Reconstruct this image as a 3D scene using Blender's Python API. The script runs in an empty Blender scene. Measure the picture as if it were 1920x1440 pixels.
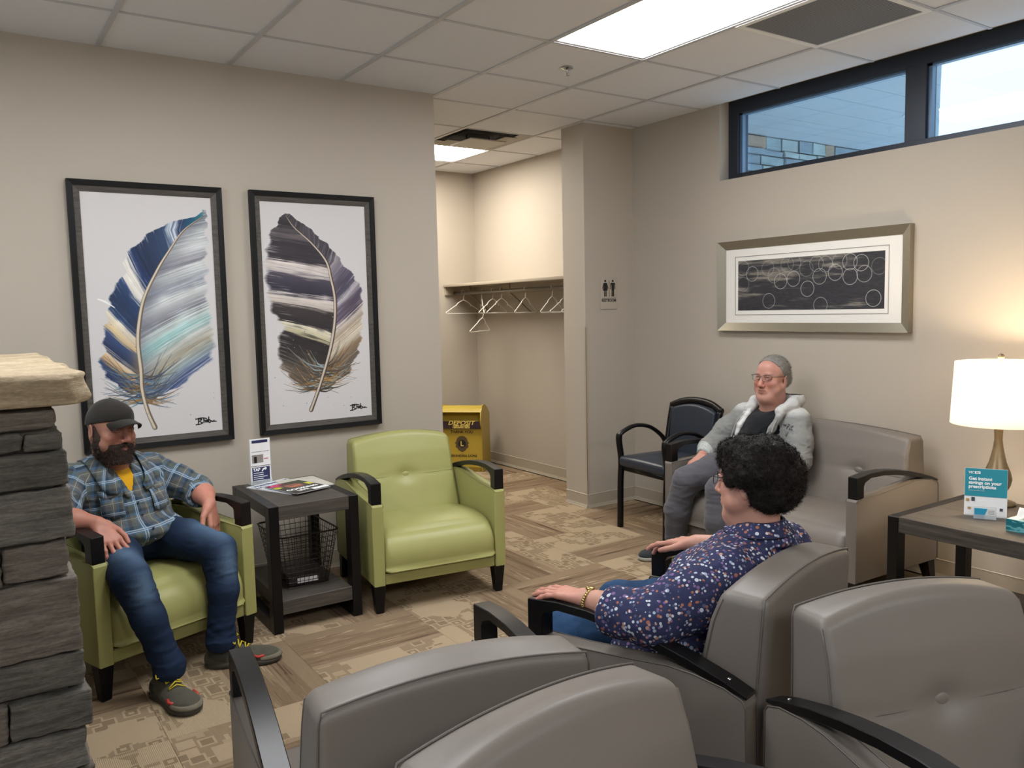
import bpy, bmesh, math, random
import numpy as np
from mathutils import Vector, Matrix
R = math.radians
SC = bpy.context.scene
COL = SC.collection
rnd = random.Random(7)

# ------------------------------------------------------------ camera, world, lights, exposure
cam_d = bpy.data.cameras.new('camera')
cam = bpy.data.objects.new('camera', cam_d)
COL.objects.link(cam)
SC.camera = cam
cam_d.sensor_width = 36.0
cam_d.lens = 1543.43 / 1920 * 36.0
cam_d.clip_start = 0.05
def _cam():
    p, y, r = .091, .5953, -.0219
    f = Vector((math.sin(y)*math.cos(p), math.cos(y)*math.cos(p), -math.sin(p)))
    rt = Vector((math.cos(y), -math.sin(y), 0))
    up = rt.cross(f)
    rt2 = rt*math.cos(r) + up*math.sin(r)
    up2 = -rt*math.sin(r) + up*math.cos(r)
    m = Matrix((rt2, up2, -f)).transposed().to_4x4()
    m.translation = (0, 0, 1.459)
    cam.matrix_world = m
_cam()

SC.view_settings.view_transform = 'Standard'
SC.view_settings.look = 'None'
SC.view_settings.gamma = 1.0
SC.view_settings.use_curve_mapping = False
SC.view_settings.exposure = 0.25
FIX_POWER = 16.0          # emission of the ceiling troffers
CLOSET_POWER = 28.0
LAMP_WATT = 16.0
SKY_STRENGTH = 1.9

world = bpy.data.worlds.new('overcast_sky')
SC.world = world
world.use_nodes = True
_n = world.node_tree.nodes
_bg = _n['Background']
_bg.inputs[0].default_value = (.78, .90, 1.0, 1)
_bg.inputs[1].default_value = SKY_STRENGTH
SC.cycles.max_bounces = 5
SC.cycles.diffuse_bounces = 4
SC.cycles.adaptive_threshold = .03
SC.cycles.use_light_tree = False
SC.cycles.sample_clamp_indirect = 5

# ------------------------------------------------------------ helpers: tags
def tag(o, label=None, cat=None, group=None, kind=None):
    if label: o['label'] = label
    if cat: o['category'] = cat
    if group: o['group'] = group
    if kind: o['kind'] = kind
    return o
def link(o, parent=None):
    COL.objects.link(o)
    if parent is not None: o.parent = parent
    return o
def empty(name, loc=(0, 0, 0), rz=0.0):
    o = bpy.data.objects.new(name, None)
    o.empty_display_size = .1
    COL.objects.link(o)
    o.location = loc
    o.rotation_euler = (0, 0, rz)
    return o
def copy_tree(o, parent=None):
    c = o.copy(); COL.objects.link(c)
    if parent is not None: c.parent = parent
    for ch in list(o.children): copy_tree(ch, c)
    return c

# ------------------------------------------------------------ helpers: materials
MATS = {}
def srgb(h):
    if isinstance(h, str):
        h = h.lstrip('#'); c = [int(h[i:i+2], 16)/255 for i in (0, 2, 4)]
    else: c = [v/255 for v in h]
    return tuple((v/12.92 if v <= .04045 else ((v+.055)/1.055)**2.4) for v in c)
class NT:
    """small node-tree writer"""
    def __init__(s, name):
        s.m = bpy.data.materials.new(name); s.m.use_nodes = True
        s.t = s.m.node_tree; s.b = s.t.nodes['Principled BSDF']; s.out = s.t.nodes['Material Output']
    def n(s, typ, **kw):
        nd = s.t.nodes.new(typ)
        ins = kw.pop('ins', {})
        for k, v in kw.items(): setattr(nd, k, v)
        for k, v in ins.items():
            if hasattr(v, 'is_linked') or isinstance(v, bpy.types.NodeSocket): s.t.links.new(v, nd.inputs[k])
            else: nd.inputs[k].default_value = v
        return nd
    def l(s, a, b): s.t.links.new(a, b)
    def math(s, op, a, b=0.0, c=None):
        nd = s.t.nodes.new('ShaderNodeMath'); nd.operation = op
        for i, v in enumerate((a, b) if c is None else (a, b, c)):
            if isinstance(v, bpy.types.NodeSocket): s.l(v, nd.inputs[i])
            else: nd.inputs[i].default_value = v
        return nd.outputs[0]
    def mix(s, f, a, b, typ='MIX'):
        nd = s.t.nodes.new('ShaderNodeMix'); nd.data_type = 'RGBA'; nd.blend_type = typ
        for i, v in ((0, f), (6, a), (7, b)):
            if isinstance(v, bpy.types.NodeSocket): s.l(v, nd.inputs[i])
            elif i == 0: nd.inputs[i].default_value = v
            else: nd.inputs[i].default_value = (*v[:3], 1)
        return nd.outputs[2]
    def ramp(s, f, stops, const=False):
        nd = s.t.nodes.new('ShaderNodeValToRGB'); e = nd.color_ramp.elements
        if const: nd.color_ramp.interpolation = 'CONSTANT'
        while len(e) < len(stops): e.new(.5)
        for i, (p, c) in enumerate(stops):
            e[i].position = p
            e[i].color = (*c[:3], 1) if hasattr(c, '__len__') else (c, c, c, 1)
        s.l(f, nd.inputs[0]); return nd.outputs[0]
    def coord(s, which='Object', scale=(1, 1, 1), rot=(0, 0, 0), loc=(0, 0, 0)):
        tc = s.t.nodes.new('ShaderNodeTexCoord'); mp = s.t.nodes.new('ShaderNodeMapping')
        mp.inputs['Scale'].default_value = scale; mp.inputs['Rotation'].default_value = rot; mp.inputs['Location'].default_value = loc
        s.l(tc.outputs[which], mp.inputs[0]); return mp.outputs[0]
    def noise(s, vec, scale=5, detail=4, rough=.55, dist=0, out=0):
        nd = s.n('ShaderNodeTexNoise', ins={'Scale': scale, 'Detail': detail, 'Roughness': rough, 'Distortion': dist})
        if vec is not None: s.l(vec, nd.inputs['Vector'])
        return nd.outputs[out]
    def bump(s, h, strength=.2, dist=.01):
        nd = s.n('ShaderNodeBump', ins={'Strength': strength, 'Distance': dist}); s.l(h, nd.inputs['Height'])
        s.l(nd.outputs[0], s.b.inputs['Normal'])
    def set(s, color=None, rough=None, metal=None, spec=None, **kw):
        for k, v in (('Base Color', color), ('Roughness', rough), ('Metallic', metal), ('Specular IOR Level', spec)) + tuple(kw.items()):
            if v is None: continue
            if isinstance(v, bpy.types.NodeSocket): s.l(v, s.b.inputs[k])
            elif k in ('Base Color', 'Emission Color') : s.b.inputs[k].default_value = (*v[:3], 1)
            else: s.b.inputs[k].default_value = v
        return s.m
def simple(name, col, rough=.5, metal=0, spec=.5, vary=.06, nscale=30, bump=0, bscale=200, **kw):
    if name in MATS: return MATS[name]
    t = NT(name); c = srgb(col) if isinstance(col, str) else col
    v = t.coord()
    nz = t.noise(v, nscale, 3)
    cc = t.mix(nz, tuple(x*(1-vary) for x in c), tuple(min(1, x*(1+vary)) for x in c))
    t.set(cc, rough, metal, spec, **kw)
    if bump: t.bump(t.noise(v, bscale, 3), bump, .002)
    MATS[name] = t.m
    return t.m

# ------------------------------------------------------------ helpers: meshes
def mesh_obj(name, verts, faces, mat=None, parent=None, smooth=False):
    me = bpy.data.meshes.new(name)
    me.from_pydata([tuple(v) for v in verts], [], [tuple(f) for f in faces])
    if smooth: me.polygons.foreach_set('use_smooth', [True]*len(me.polygons))
    me.update()
    o = bpy.data.objects.new(name, me)
    for m in (mat if isinstance(mat, (list, tuple)) else [mat]):
        if m: me.materials.append(m)
    link(o, parent); return o
def bm_obj(name, bm, mat=None, parent=None, smooth=False, auto=None):
    bmesh.ops.recalc_face_normals(bm, faces=bm.faces)
    me = bpy.data.meshes.new(name); bm.to_mesh(me); bm.free()
    if smooth or auto:
        me.polygons.foreach_set('use_smooth', [True]*len(me.polygons))
    if auto: me.set_sharp_from_angle(angle=R(auto))
    o = bpy.data.objects.new(name, me)
    for m in (mat if isinstance(mat, (list, tuple)) else [mat]):
        if m: me.materials.append(m)
    link(o, parent); return o
def bx(bm, lo, hi, bev=0, seg=2):
    vs = [bm.verts.new((x, y, z)) for x in (lo[0], hi[0]) for y in (lo[1], hi[1]) for z in (lo[2], hi[2])]
    idx = [(0, 1, 3, 2), (4, 6, 7, 5), (0, 4, 5, 1), (2, 3, 7, 6), (0, 2, 6, 4), (1, 5, 7, 3)]
    fs = [bm.faces.new([vs[i] for i in f]) for f in idx]
    if bev:
        es = list({e for f in fs for e in f.edges})
        bmesh.ops.bevel(bm, geom=es, offset=bev, segments=seg, affect='EDGES', profile=.5)
def box(name, lo, hi, mat, parent=None, bev=0, seg=2):
    bm = bmesh.new(); bx(bm, lo, hi, bev, seg)
    return bm_obj(name, bm, mat, parent, auto=35 if bev else None)
def extrude_profile(bm, pts, x0, x1, bev=0, seg=2, axis='x'):
    """closed profile (a,b) in the plane across the axis, extruded"""
    def P(a, b, x): return {'x': (x, a, b), 'y': (a, x, b), 'z': (a, b, x)}[axis]
    v0 = [bm.verts.new(P(a, b, x0)) for a, b in pts]; v1 = [bm.verts.new(P(a, b, x1)) for a, b in pts]
    n = len(pts)
    f = [bm.faces.new(v0), bm.faces.new(v1[::-1])]
    for i in range(n): f.append(bm.faces.new((v0[i], v0[(i+1) % n], v1[(i+1) % n], v1[i])))
    bmesh.ops.recalc_face_normals(bm, faces=f)
    if bev:
        es = list({e for g in f[:2] for e in g.edges})
        bmesh.ops.bevel(bm, geom=es, offset=bev, segments=seg, affect='EDGES', profile=.5, clamp_overlap=True)
def catmull(P, n=8, closed=False):
    P = [Vector(p) for p in P]; out = []
    m = len(P); rng = range(m if closed else m-1)
    for i in rng:
        if closed: a, b, c, d = P[i-1], P[i], P[(i+1) % m], P[(i+2) % m]
        else: a, b, c, d = P[max(i-1, 0)], P[i], P[i+1], P[min(i+2, m-1)]
        for k in range(n):
            t = k/n
            out.append(.5*((2*b)+(-a+c)*t+(2*a-5*b+4*c-d)*t*t+(-a+3*b-3*c+d)*t**3))
    if not closed: out.append(P[-1])
    return out
def tube(bm, pts, r, seg=8, closed=False, cap=True, flat=None):
    pts = [Vector(p) for p in pts]; n = len(pts); rings = []
    rr = r if hasattr(r, '__len__') else [r]*n
    nrm = None
    for i, p in enumerate(pts):
        if closed: t = pts[(i+1) % n]-pts[i-1]
        else: t = pts[min(i+1, n-1)]-pts[max(i-1, 0)]
        t = t.normalized() if t.length > 1e-9 else Vector((0, 0, 1))
        if nrm is None:
            nrm = t.orthogonal().normalized() if abs(t.z) > .9 else (Vector((0, 0, 1))-t*t.z).normalized()
        else:
            nrm = (nrm - t*nrm.dot(t))
            nrm = nrm.normalized() if nrm.length > 1e-6 else t.orthogonal().normalized()
        b = t.cross(nrm)
        fa, fb = (1, 1) if flat is None else flat
        rings.append([bm.verts.new(p + (nrm*math.cos(a)*fa + b*math.sin(a)*fb)*rr[i]) for a in [2*math.pi*k/seg for k in range(seg)]])
    for i in range(n if closed else n-1):
        A, B = rings[i], rings[(i+1) % n]
        for k in range(seg): bm.faces.new((A[k], A[(k+1) % seg], B[(k+1) % seg], B[k]))
    if cap and not closed:
        bm.faces.new(rings[0][::-1]); bm.faces.new(rings[-1])
def tube_obj(name, pts, r, mat, parent=None, **kw):
    bm = bmesh.new(); tube(bm, pts, r, **kw); return bm_obj(name, bm, mat, parent, smooth=True)
def lathe(bm, prof, seg=32, c=(0, 0)):
    rings = []
    for r, z in prof:
        rings.append([bm.verts.new((c[0]+r*math.cos(2*math.pi*k/seg), c[1]+r*math.sin(2*math.pi*k/seg), z)) for k in range(seg)] if r > 1e-6 else [bm.verts.new((c[0], c[1], z))])
    for A, B in zip(rings, rings[1:]):
        for k in range(seg):
            a = [A[k % len(A)], A[(k+1) % len(A)], B[(k+1) % len(B)], B[k % len(B)]]
            u = []
            for v in a:
                if v not in u: u.append(v)
            if len(u) > 2: bm.faces.new(u)
def rbox(nx, ny, nz, r, warp=None):
    """rounded unit-less box: returns verts, faces of a grid box with size given by the warp.
    nx.. = (half size, divisions)"""
    (hx, dx), (hy, dy), (hz, dz) = nx, ny, nz
    def axis(h, d):
        # denser at the rounded ends
        core = list(np.linspace(-h+r, h-r, max(2, d+1)))
        e = [h-r+r*math.tan(a) for a in (R(15), R(30), R(45))]
        return [-x for x in e[::-1]] + core + e
    X, Y, Z = axis(hx, dx), axis(hy, dy), axis(hz, dz)
    vid = {}; V = []; Fc = []
    def vert(x, y, z):
        k = (round(x, 6), round(y, 6), round(z, 6))
        if k not in vid:
            ix = max(-hx+r, min(hx-r, x)); iy = max(-hy+r, min(hy-r, y)); iz = max(-hz+r, min(hz-r, z))
            d = Vector((x-ix, y-iy, z-iz))
            L = d.length
            if L > 1e-9:
                # cube -> sphere mapping for the corner patch
                m = max(abs(d.x), abs(d.y), abs(d.z)); d = d*(m/L) if True else d
            p = (ix+d.x, iy+d.y, iz+d.z)
            vid[k] = len(V); V.append(warp(*p) if warp else p)
        return vid[k]
    def quads(A, B, f, flip):
        for i in range(len(A)-1):
            for j in range(len(B)-1):
                q = [f(A[i], B[j]), f(A[i+1], B[j]), f(A[i+1], B[j+1]), f(A[i], B[j+1])]
                Fc.append(q[::-1] if flip else q)
    quads(X, Y, lambda a, b: vert(a, b, hz), False); quads(X, Y, lambda a, b: vert(a, b, -hz), True)
    quads(X, Z, lambda a, b: vert(a, -hy, b), False); quads(X, Z, lambda a, b: vert(a, hy, b), True)
    quads(Y, Z, lambda a, b: vert(hx, a, b), False); quads(Y, Z, lambda a, b: vert(-hx, a, b), True)
    return V, Fc
def rbox_obj(name, nx, ny, nz, r, warp, mat, parent=None):
    V, Fc = rbox(nx, ny, nz, r, warp)
    bm = bmesh.new(); vs = [bm.verts.new(v) for v in V]
    for f in Fc:
        try: bm.faces.new([vs[i] for i in f])
        except ValueError: pass
    return bm_obj(name, bm, mat, parent, smooth=True)
def text(name, s, size, loc, rot, mat, parent=None, bold=.0, align='CENTER', ext=.0004, shear=0, sx=1):
    c = bpy.data.curves.new(name, 'FONT'); c.body = s; c.size = size; c.extrude = ext; c.offset = bold
    c.align_x = align; c.align_y = 'CENTER'; c.shear = shear; c.resolution_u = 3
    o = bpy.data.objects.new(name, c); c.materials.append(mat)
    me = bpy.data.meshes.new_from_object(o); bpy.data.objects.remove(o); bpy.data.curves.remove(c)
    o = bpy.data.objects.new(name, me)
    if not me.materials: me.materials.append(mat)
    link(o, parent); o.location = loc; o.rotation_euler = rot; o.scale = (sx, 1, 1)
    return o
def poly_plate(name, polys, mat, parent, to3, t=.0006):
    """flat printed shapes: 2-D polygons lifted to 3-D by to3(u, v, h)"""
    bm = bmesh.new()
    for P in polys:
        a = [bm.verts.new(to3(u, v, t)) for u, v in P]; b = [bm.verts.new(to3(u, v, 0)) for u, v in P]
        bm.faces.new(a); n = len(P)
        for i in range(n): bm.faces.new((a[i], b[i], b[(i+1) % n], a[(i+1) % n]))
    return bm_obj(name, bm, mat, parent)
def image_from(name, arr):
    h, w, _ = arr.shape
    im = bpy.data.images.new(name, w, h)
    a = np.ones((h, w, 4), np.float32); a[..., :3] = np.clip(arr, 0, 1)
    im.pixels.foreach_set(a[::-1].ravel()); im.update(); im.pack()
    return im
def print_mat(name, arr, rough=.5, spec=.4):
    t = NT(name); im = image_from(name, arr)
    nd = t.n('ShaderNodeTexImage'); nd.image = im; nd.extension = 'EXTEND'
    t.set(nd.outputs[0], rough, 0, spec); return t.m
def print_quad(name, corners, mat, parent):
    """corners: TL, TR, BR, BL"""
    me = bpy.data.meshes.new(name); me.from_pydata([tuple(c) for c in corners], [], [(3, 2, 1, 0)])
    uv = me.uv_layers.new(); cc = {0: (0, 1), 1: (1, 1), 2: (1, 0), 3: (0, 0)}
    for l in me.loops: uv.data[l.index].uv = cc[l.vertex_index]
    o = bpy.data.objects.new(name, me); me.materials.append(mat); link(o, parent); return o
# vectorised value noise
_rs = np.random.RandomState(3)
_T = _rs.rand(64, 64, 64).astype(np.float32)
def vnoise(p):
    p = np.asarray(p, np.float32); i = np.floor(p).astype(int); f = p-i; f = f*f*(3-2*f)
    i0 = i & 63; i1 = (i+1) & 63; o = 0
    for a in (0, 1):
        for b in (0, 1):
            for c in (0, 1):
                w = (f[..., 0] if a else 1-f[..., 0])*(f[..., 1] if b else 1-f[..., 1])*(f[..., 2] if c else 1-f[..., 2])
                o = o + w*_T[(i1 if a else i0)[..., 0], (i1 if b else i0)[..., 1], (i1 if c else i0)[..., 2]]
    return o
def fbm(p, oct=4):
    o = 0; a = .5; s = 0
    p = np.asarray(p, np.float32)
    for k in range(oct): o = o+a*vnoise(p*(2**k)+17*k); s += a; a *= .5
    return o/s
# ------------------------------------------------------------ the room
H = 2.74
GX, GY, TS = .6637, 3.2861, .6096
YA, XE = 4.4225, 2.4726      # feather wall plane and its free end
XB, YK = 4.2108, 4.5784      # window wall plane, front of the corner pier
XK, YK2 = 3.7459, 4.827
YC = 6.80                    # closet back wall
def wall_mat(name, col):
    t = NT(name); v = t.coord()
    c = srgb(col)
    t.set(t.mix(t.noise(v, 1.3, 2), tuple(x*.97 for x in c), tuple(x*1.03 for x in c)), .62, 0, .3)
    t.bump(t.noise(v, 260, 3, .6), .12, .0012); return t.m
M_wall = wall_mat('greige_wall_paint', '#b0a79a')
M_wall2 = wall_mat('greige_wall_paint_b', '#b0a79a')
M_base = simple('vinyl_base', '#a89e8d', .45, vary=.03)
M_base_lip = simple('vinyl_base_lip', '#c4bba9', .4, vary=.02)
def wall(name, boxes, mat=M_wall):
    bm = bmesh.new()
    for lo, hi in boxes: bx(bm, lo, hi)
    return tag(bm_obj(name, bm, mat), kind='structure')
wall('wall_left', [((-3.2, YA, 0), (XE, YA+.16, H+.1))])
wall('wall_far_side', [((-3.4, -3.4, 0), (-3.2, YA+.16, .75)), ((-3.4, -3.4, 2.55), (-3.2, YA+.16, H+.1)), ((-3.4, -3.4, .75), (-3.2, -2.6, 2.55)), ((-3.4, .55, .75), (-3.2, .85, 2.55)), ((-3.4, 3.9, .75), (-3.2, YA+.16, 2.55))])  # wall openings out of view, added to let skylight up onto the ceiling
wall('wall_rear', [((-3.4, -3.6, 0), (XB+.2, -3.4, H+.1))])
for n_, (lo, hi) in enumerate((((-3.33, -2.6, .75), (-3.27, .55, 2.55)), ((-3.33, .85, .75), (-3.27, 3.9, 2.55)))):  # frames of the two added, unseen windows that brighten the ceiling
    bm = bmesh.new(); lx = hi[0]-lo[0] > hi[1]-lo[1]
    for f in (0, .335, .665, 1):
        if lx: x = lo[0]+(hi[0]-lo[0])*f; bx(bm, (x-.025, lo[1], lo[2]), (x+.025, hi[1], hi[2]))
        else: y = lo[1]+(hi[1]-lo[1])*f; bx(bm, (lo[0], y-.025, lo[2]), (hi[0], y+.025, hi[2]))
    for z in (lo[2], hi[2]-.05): bx(bm, (lo[0], lo[1], z), (hi[0], hi[1], z+.05))
    tag(bm_obj('window_%d' % (n_+2), bm, simple('dark_bronze_frame', '#2c323c', .38, .3, vary=.04)), kind='structure')
wall('wall_back', [((.6, YC, 0), (XB+.2, YC+.15, H+.1))])
wall('wall_hall', [((.45, YA+.16, 0), (.6, YC+.15, H+.1))])
WZ0, WY0, WY1 = 2.26, .55, 3.752
wall('wall_right', [((XB, -3.4, 0), (XB+.2, YC, WZ0)), ((XB, -3.4, WZ0), (XB+.2, WY0, H+.1)), ((XB, WY1, WZ0), (XB+.2, YC, H+.1)), ((XB, WY0, H+.03), (XB+.2, WY1, H+.1))])
wall('wall_pier', [((XK, YK, 0), (XB, YK2, H+.1))], M_wall2)

# baseboards (cove base with a pale top edge)
def baseboard(name, a, b, n):
    """a, b: floor ends; n: outward normal"""
    a, b, n = Vector((*a, 0)), Vector((*b, 0)), Vector((*n, 0)); d = (b-a)
    bm = bmesh.new()
    prof = [(0, 0), (.013, 0), (.009, .012), (.0045, .025), (.0045, .098), (0, .1015)]
    A = [bm.verts.new(a+n*p+Vector((0, 0, z+.001))) for p, z in prof]; B = [bm.verts.new(b+n*p+Vector((0, 0, z+.001))) for p, z in prof]
    for i in range(len(prof)-1): bm.faces.new((A[i], A[i+1], B[i+1], B[i]))
    bm.faces.new(A); bm.faces.new(B[::-1])
    o = tag(bm_obj(name, bm, M_base), kind='structure')
    bm = bmesh.new()
    for p, z in ((.005, .1), (.012, .004)):
        tube(bm, [a+n*p+Vector((0, 0, z)), b+n*p+Vector((0, 0, z))], .0016, 5)
    bm_obj('edge_line', bm, M_base_lip, o)
baseboard('baseboard_left', (-3.2, YA), (XE, YA), (0, -1))
baseboard('baseboard_left_end', (XE, YA), (XE, YA+.16), (1, 0))
baseboard('baseboard_pier_side', (XK, YK), (XK, YK2), (-1, 0))
baseboard('baseboard_pier_front', (XK, YK), (XB, YK), (0, -1))
baseboard('baseboard_right', (XB, -3.4), (XB, YK), (-1, 0))
baseboard('baseboard_closet', (XB, YK2), (XB, YC), (-1, 0))
baseboard('baseboard_back', (.6, YC), (XB, YC), (0, -1))
# corner guard on the pier
bm = bmesh.new()
bx(bm, (XK-.002, YK-.002, .105), (XK+.02, YK, 1.32)); bx(bm, (XK-.002, YK-.002, .105), (XK, YK+.02, 1.32))
tag(bm_obj('trim_corner_guard', bm, simple('corner_guard', '#aa9f8e', .35)), kind='structure')

# carpet tiles
def carpet_mat():
    t = NT('carpet_tile_pile')
    tc = t.n('ShaderNodeTexCoord'); oi = t.n('ShaderNodeObjectInfo')
    sep = t.n('ShaderNodeSeparateXYZ'); t.l(tc.outputs['Object'], sep.inputs[0])
    x, y = sep.outputs[0], sep.outputs[1]
    rn = oi.outputs['Random']
    off = t.math('MULTIPLY', rn, 37.0)
    sh = t.n('ShaderNodeCombineXYZ', ins={'X': x, 'Y': y, 'Z': off}).outputs[0]
    # band that carries the square glyphs: width changes from tile to tile
    edge = t.math('MULTIPLY_ADD', rn, .16, -.08)
    m_gl = t.math('GREATER_THAN', y, edge)
    # glyph squares
    vo = t.n('ShaderNodeTexVoronoi', distance='CHEBYCHEV', voronoi_dimensions='3D', ins={'Scale': 14.5, 'Randomness': .8})
    flat = t.n('ShaderNodeVectorMath', operation='MULTIPLY', ins={1: (1, 1, 1)}); t.l(sh, flat.inputs[0]); t.l(flat.outputs[0], vo.inputs['Vector'])
    sq = t.ramp(vo.outputs['Distance'], [(0, 1), (.14, 0), (.30, 1), (.42, .25), (.62, .8)], True)
    gate = t.n('ShaderNodeTexVoronoi', distance='CHEBYCHEV', ins={'Scale': 6.3, 'Randomness': 1}); t.l(sh, gate.inputs['Vector'])
    g1 = t.math('GREATER_THAN', t.n('ShaderNodeSeparateColor', ins={0: gate.outputs['Color']}).outputs[0], .42)
    tan, tanl, brn, drk = srgb('#9c886f'), srgb('#b09c80'), srgb('#826d57'), srgb('#614e3e')
    gl = t.mix(t.math('MULTIPLY', t.math('SUBTRACT', 1, sq), g1), tanl, srgb('#8a775f'))
    # stripes running along x
    st = t.coord(scale=(1.2, 26, 1)); ad = t.n('ShaderNodeVectorMath', operation='ADD'); t.l(st, ad.inputs[0])
    t.l(t.n('ShaderNodeCombineXYZ', ins={'X': off, 'Y': 0.0, 'Z': off}).outputs[0], ad.inputs[1])
    s1 = t.noise(ad.outputs[0], 1.0, 2, .6)
    strp = t.ramp(s1, [(0, drk), (.36, brn), (.47, srgb('#917c64')), (.56, tanl), (.585, brn), (.66, tan)], True)
    st2 = t.coord(scale=(3.5, 9, 1)); ad2 = t.n('ShaderNodeVectorMath', operation='ADD'); t.l(st2, ad2.inputs[0]); t.l(t.n('ShaderNodeCombineXYZ', ins={'X': off, 'Y': off, 'Z': 0.0}).outputs[0], ad2.inputs[1])
    blk = t.n('ShaderNodeTexVoronoi', distance='CHEBYCHEV', ins={'Scale': 1.3, 'Randomness': 1}); t.l(ad2.outputs[0], blk.inputs['Vector'])
    bl = t.n('ShaderNodeSeparateColor', ins={0: blk.outputs['Color']}).outputs[1]
    strp = t.mix(t.math('MULTIPLY', t.math('GREATER_THAN', bl, .55), .55), strp, brn)
    c = t.mix(m_gl, strp, gl)
    # plain border strip between the bands
    c = t.mix(t.math('LESS_THAN', t.math('ABSOLUTE', t.math('SUBTRACT', y, edge)), .012), c, tan)
    c = t.mix(t.math('LESS_THAN', y, -.235), c, srgb('#907c64'))
    fib = t.noise(t.coord(), 420, 2, .7)
    c = t.mix(.55, c, t.mix(fib, (.55, .55, .55), (1.45, 1.45, 1.45)), 'MULTIPLY')
    wv = t.n('ShaderNodeTexWave', bands_direction='Y', ins={'Scale': 55, 'Distortion': .6, 'Detail': 1}); t.l(tc.outputs['Object'], wv.inputs[0])
    c = t.mix(.22, c, t.ramp(wv.outputs[1], [(0, .4), (1, 1)]), 'MULTIPLY')
    t.bump(t.math('ADD', fib, wv.outputs[1]), .5, .004)
    return t.set(c, .95, 0, .1)
M_carpet = carpet_mat()
floor = tag(box('floor', (-3.4, -3.6, -.12), (XB+.2, YC+.15, -.006), simple('floor_slab', '#6c5b47', .9)), kind='structure')
bm = bmesh.new(); g = TS/2-.0006
bx(bm, (-g, -g, -.006), (g, g, 0))
tile = bm_obj('carpet_tile', bm, M_carpet, floor)
first = True
for i in range(-8, 6):
    for j in range(-10, 8):
        x, y = 1.134+TS*(i+.5), 2.94+TS*(j+.5)
        if x < -3.5 or y < -2.6 or y > 6.9 or x > 4.4: continue
        if y > YA+.35 and x < .3: continue
        o = tile if first else tile.copy()
        if not first: COL.objects.link(o); o.parent = floor
        first = False
        o.location = (x, y, 0); o.rotation_euler = (0, 0, R(90*((i+j) % 2) + (180 if rnd.random() < .5 else 0)))

# ceiling: grid and lay-in tiles
ceil = tag(box('ceiling', (-3.4, -3.6, H+.1), (XB+.2, YC+.15, H+.2), simple('ceiling_deck', '#8a8a8a', .9)), kind='structure')
M_tee = simple('ceiling_tee', '#b4b5b9', .5, vary=.02)
def ctile_mat():
    t = NT('mineral_ceiling_tile'); v = t.coord()
    oi = t.n('ShaderNodeObjectInfo')
    c = t.mix(oi.outputs['Random'], srgb('#d6d8de'), srgb('#dbdde2'))
    pits = t.ramp(t.noise(v, 330, 3, .7), [(.36, .72), (.45, 1)])
    t.bump(pits, .3, .002)
    return t.set(t.mix(.35, c, pits, 'MULTIPLY'), .9, 0, .1)
M_ct = ctile_mat()
def gpt(i, j): return GX+TS*i, GY+TS*j
x0, x1, y0, y1 = -3.2, XB, -3.4, YC
fixtures = {(3, -1), (3, -2), (0, -1), (0, -2), (3, -8), (3, -9), (0, -8), (0, -9), (-3, -1), (-3, -2), (3, 4), (4, 4), (-3, -8), (-3, -9)}
bars = bmesh.new()
for i in range(-6, 6):
    x = GX+TS*i
    for j in range(-12, 6):
        if (i, j) in fixtures and (i-1, j) in fixtures: continue
        ya, yb = max(y0, GY+TS*j), min(y1, GY+TS*(j+1))
        if yb > ya: bx(bars, (x-.012, ya, H), (x+.012, yb, H+.005))
for j in range(-11, 6):
    y = GY+TS*j
    for i in range(-7, 6):
        if (i, j) in fixtures and (i, j-1) in fixtures: continue
        xa, xb_ = max(x0, GX+TS*i), min(x1, GX+TS*(i+1))
        if xb_ > xa: bx(bars, (xa, y-.0085, H+.0012), (xb_, y+.0085, H+.0052))
tag(bm_obj('trim_ceiling_grid', bars, M_tee), kind='structure')
vents = {(4, -2), (4, 3)}
cut = {}
for i in range(-7, 6):
    for j in range(-12, 6):
        if (i, j) in fixtures or (i, j) in vents: continue
        ax, ay = gpt(i, j); bxx, by = ax+TS, ay+TS
        ax, bxx, ay, by = max(ax, x0), min(bxx, x1), max(ay, y0), min(by, y1)
        if bxx-ax < .03 or by-ay < .03: continue
        if ay > YA+.2 and bxx < .5: continue
        w, d = round(bxx-ax, 3), round(by-ay, 3)
        if (w, d) not in cut:
            bm = bmesh.new(); bx(bm, (-w/2+.005, -d/2+.005, 0), (w/2-.005, d/2-.005, .015), .0015, 1)
            o = bm_obj('ceiling_tile', bm, M_ct, ceil); cut[(w, d)] = o.data
        else:
            o = bpy.data.objects.new('ceiling_tile', cut[(w, d)]); link(o, ceil)
        o.location = ((ax+bxx)/2, (ay+by)/2, H+.0055)

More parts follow.
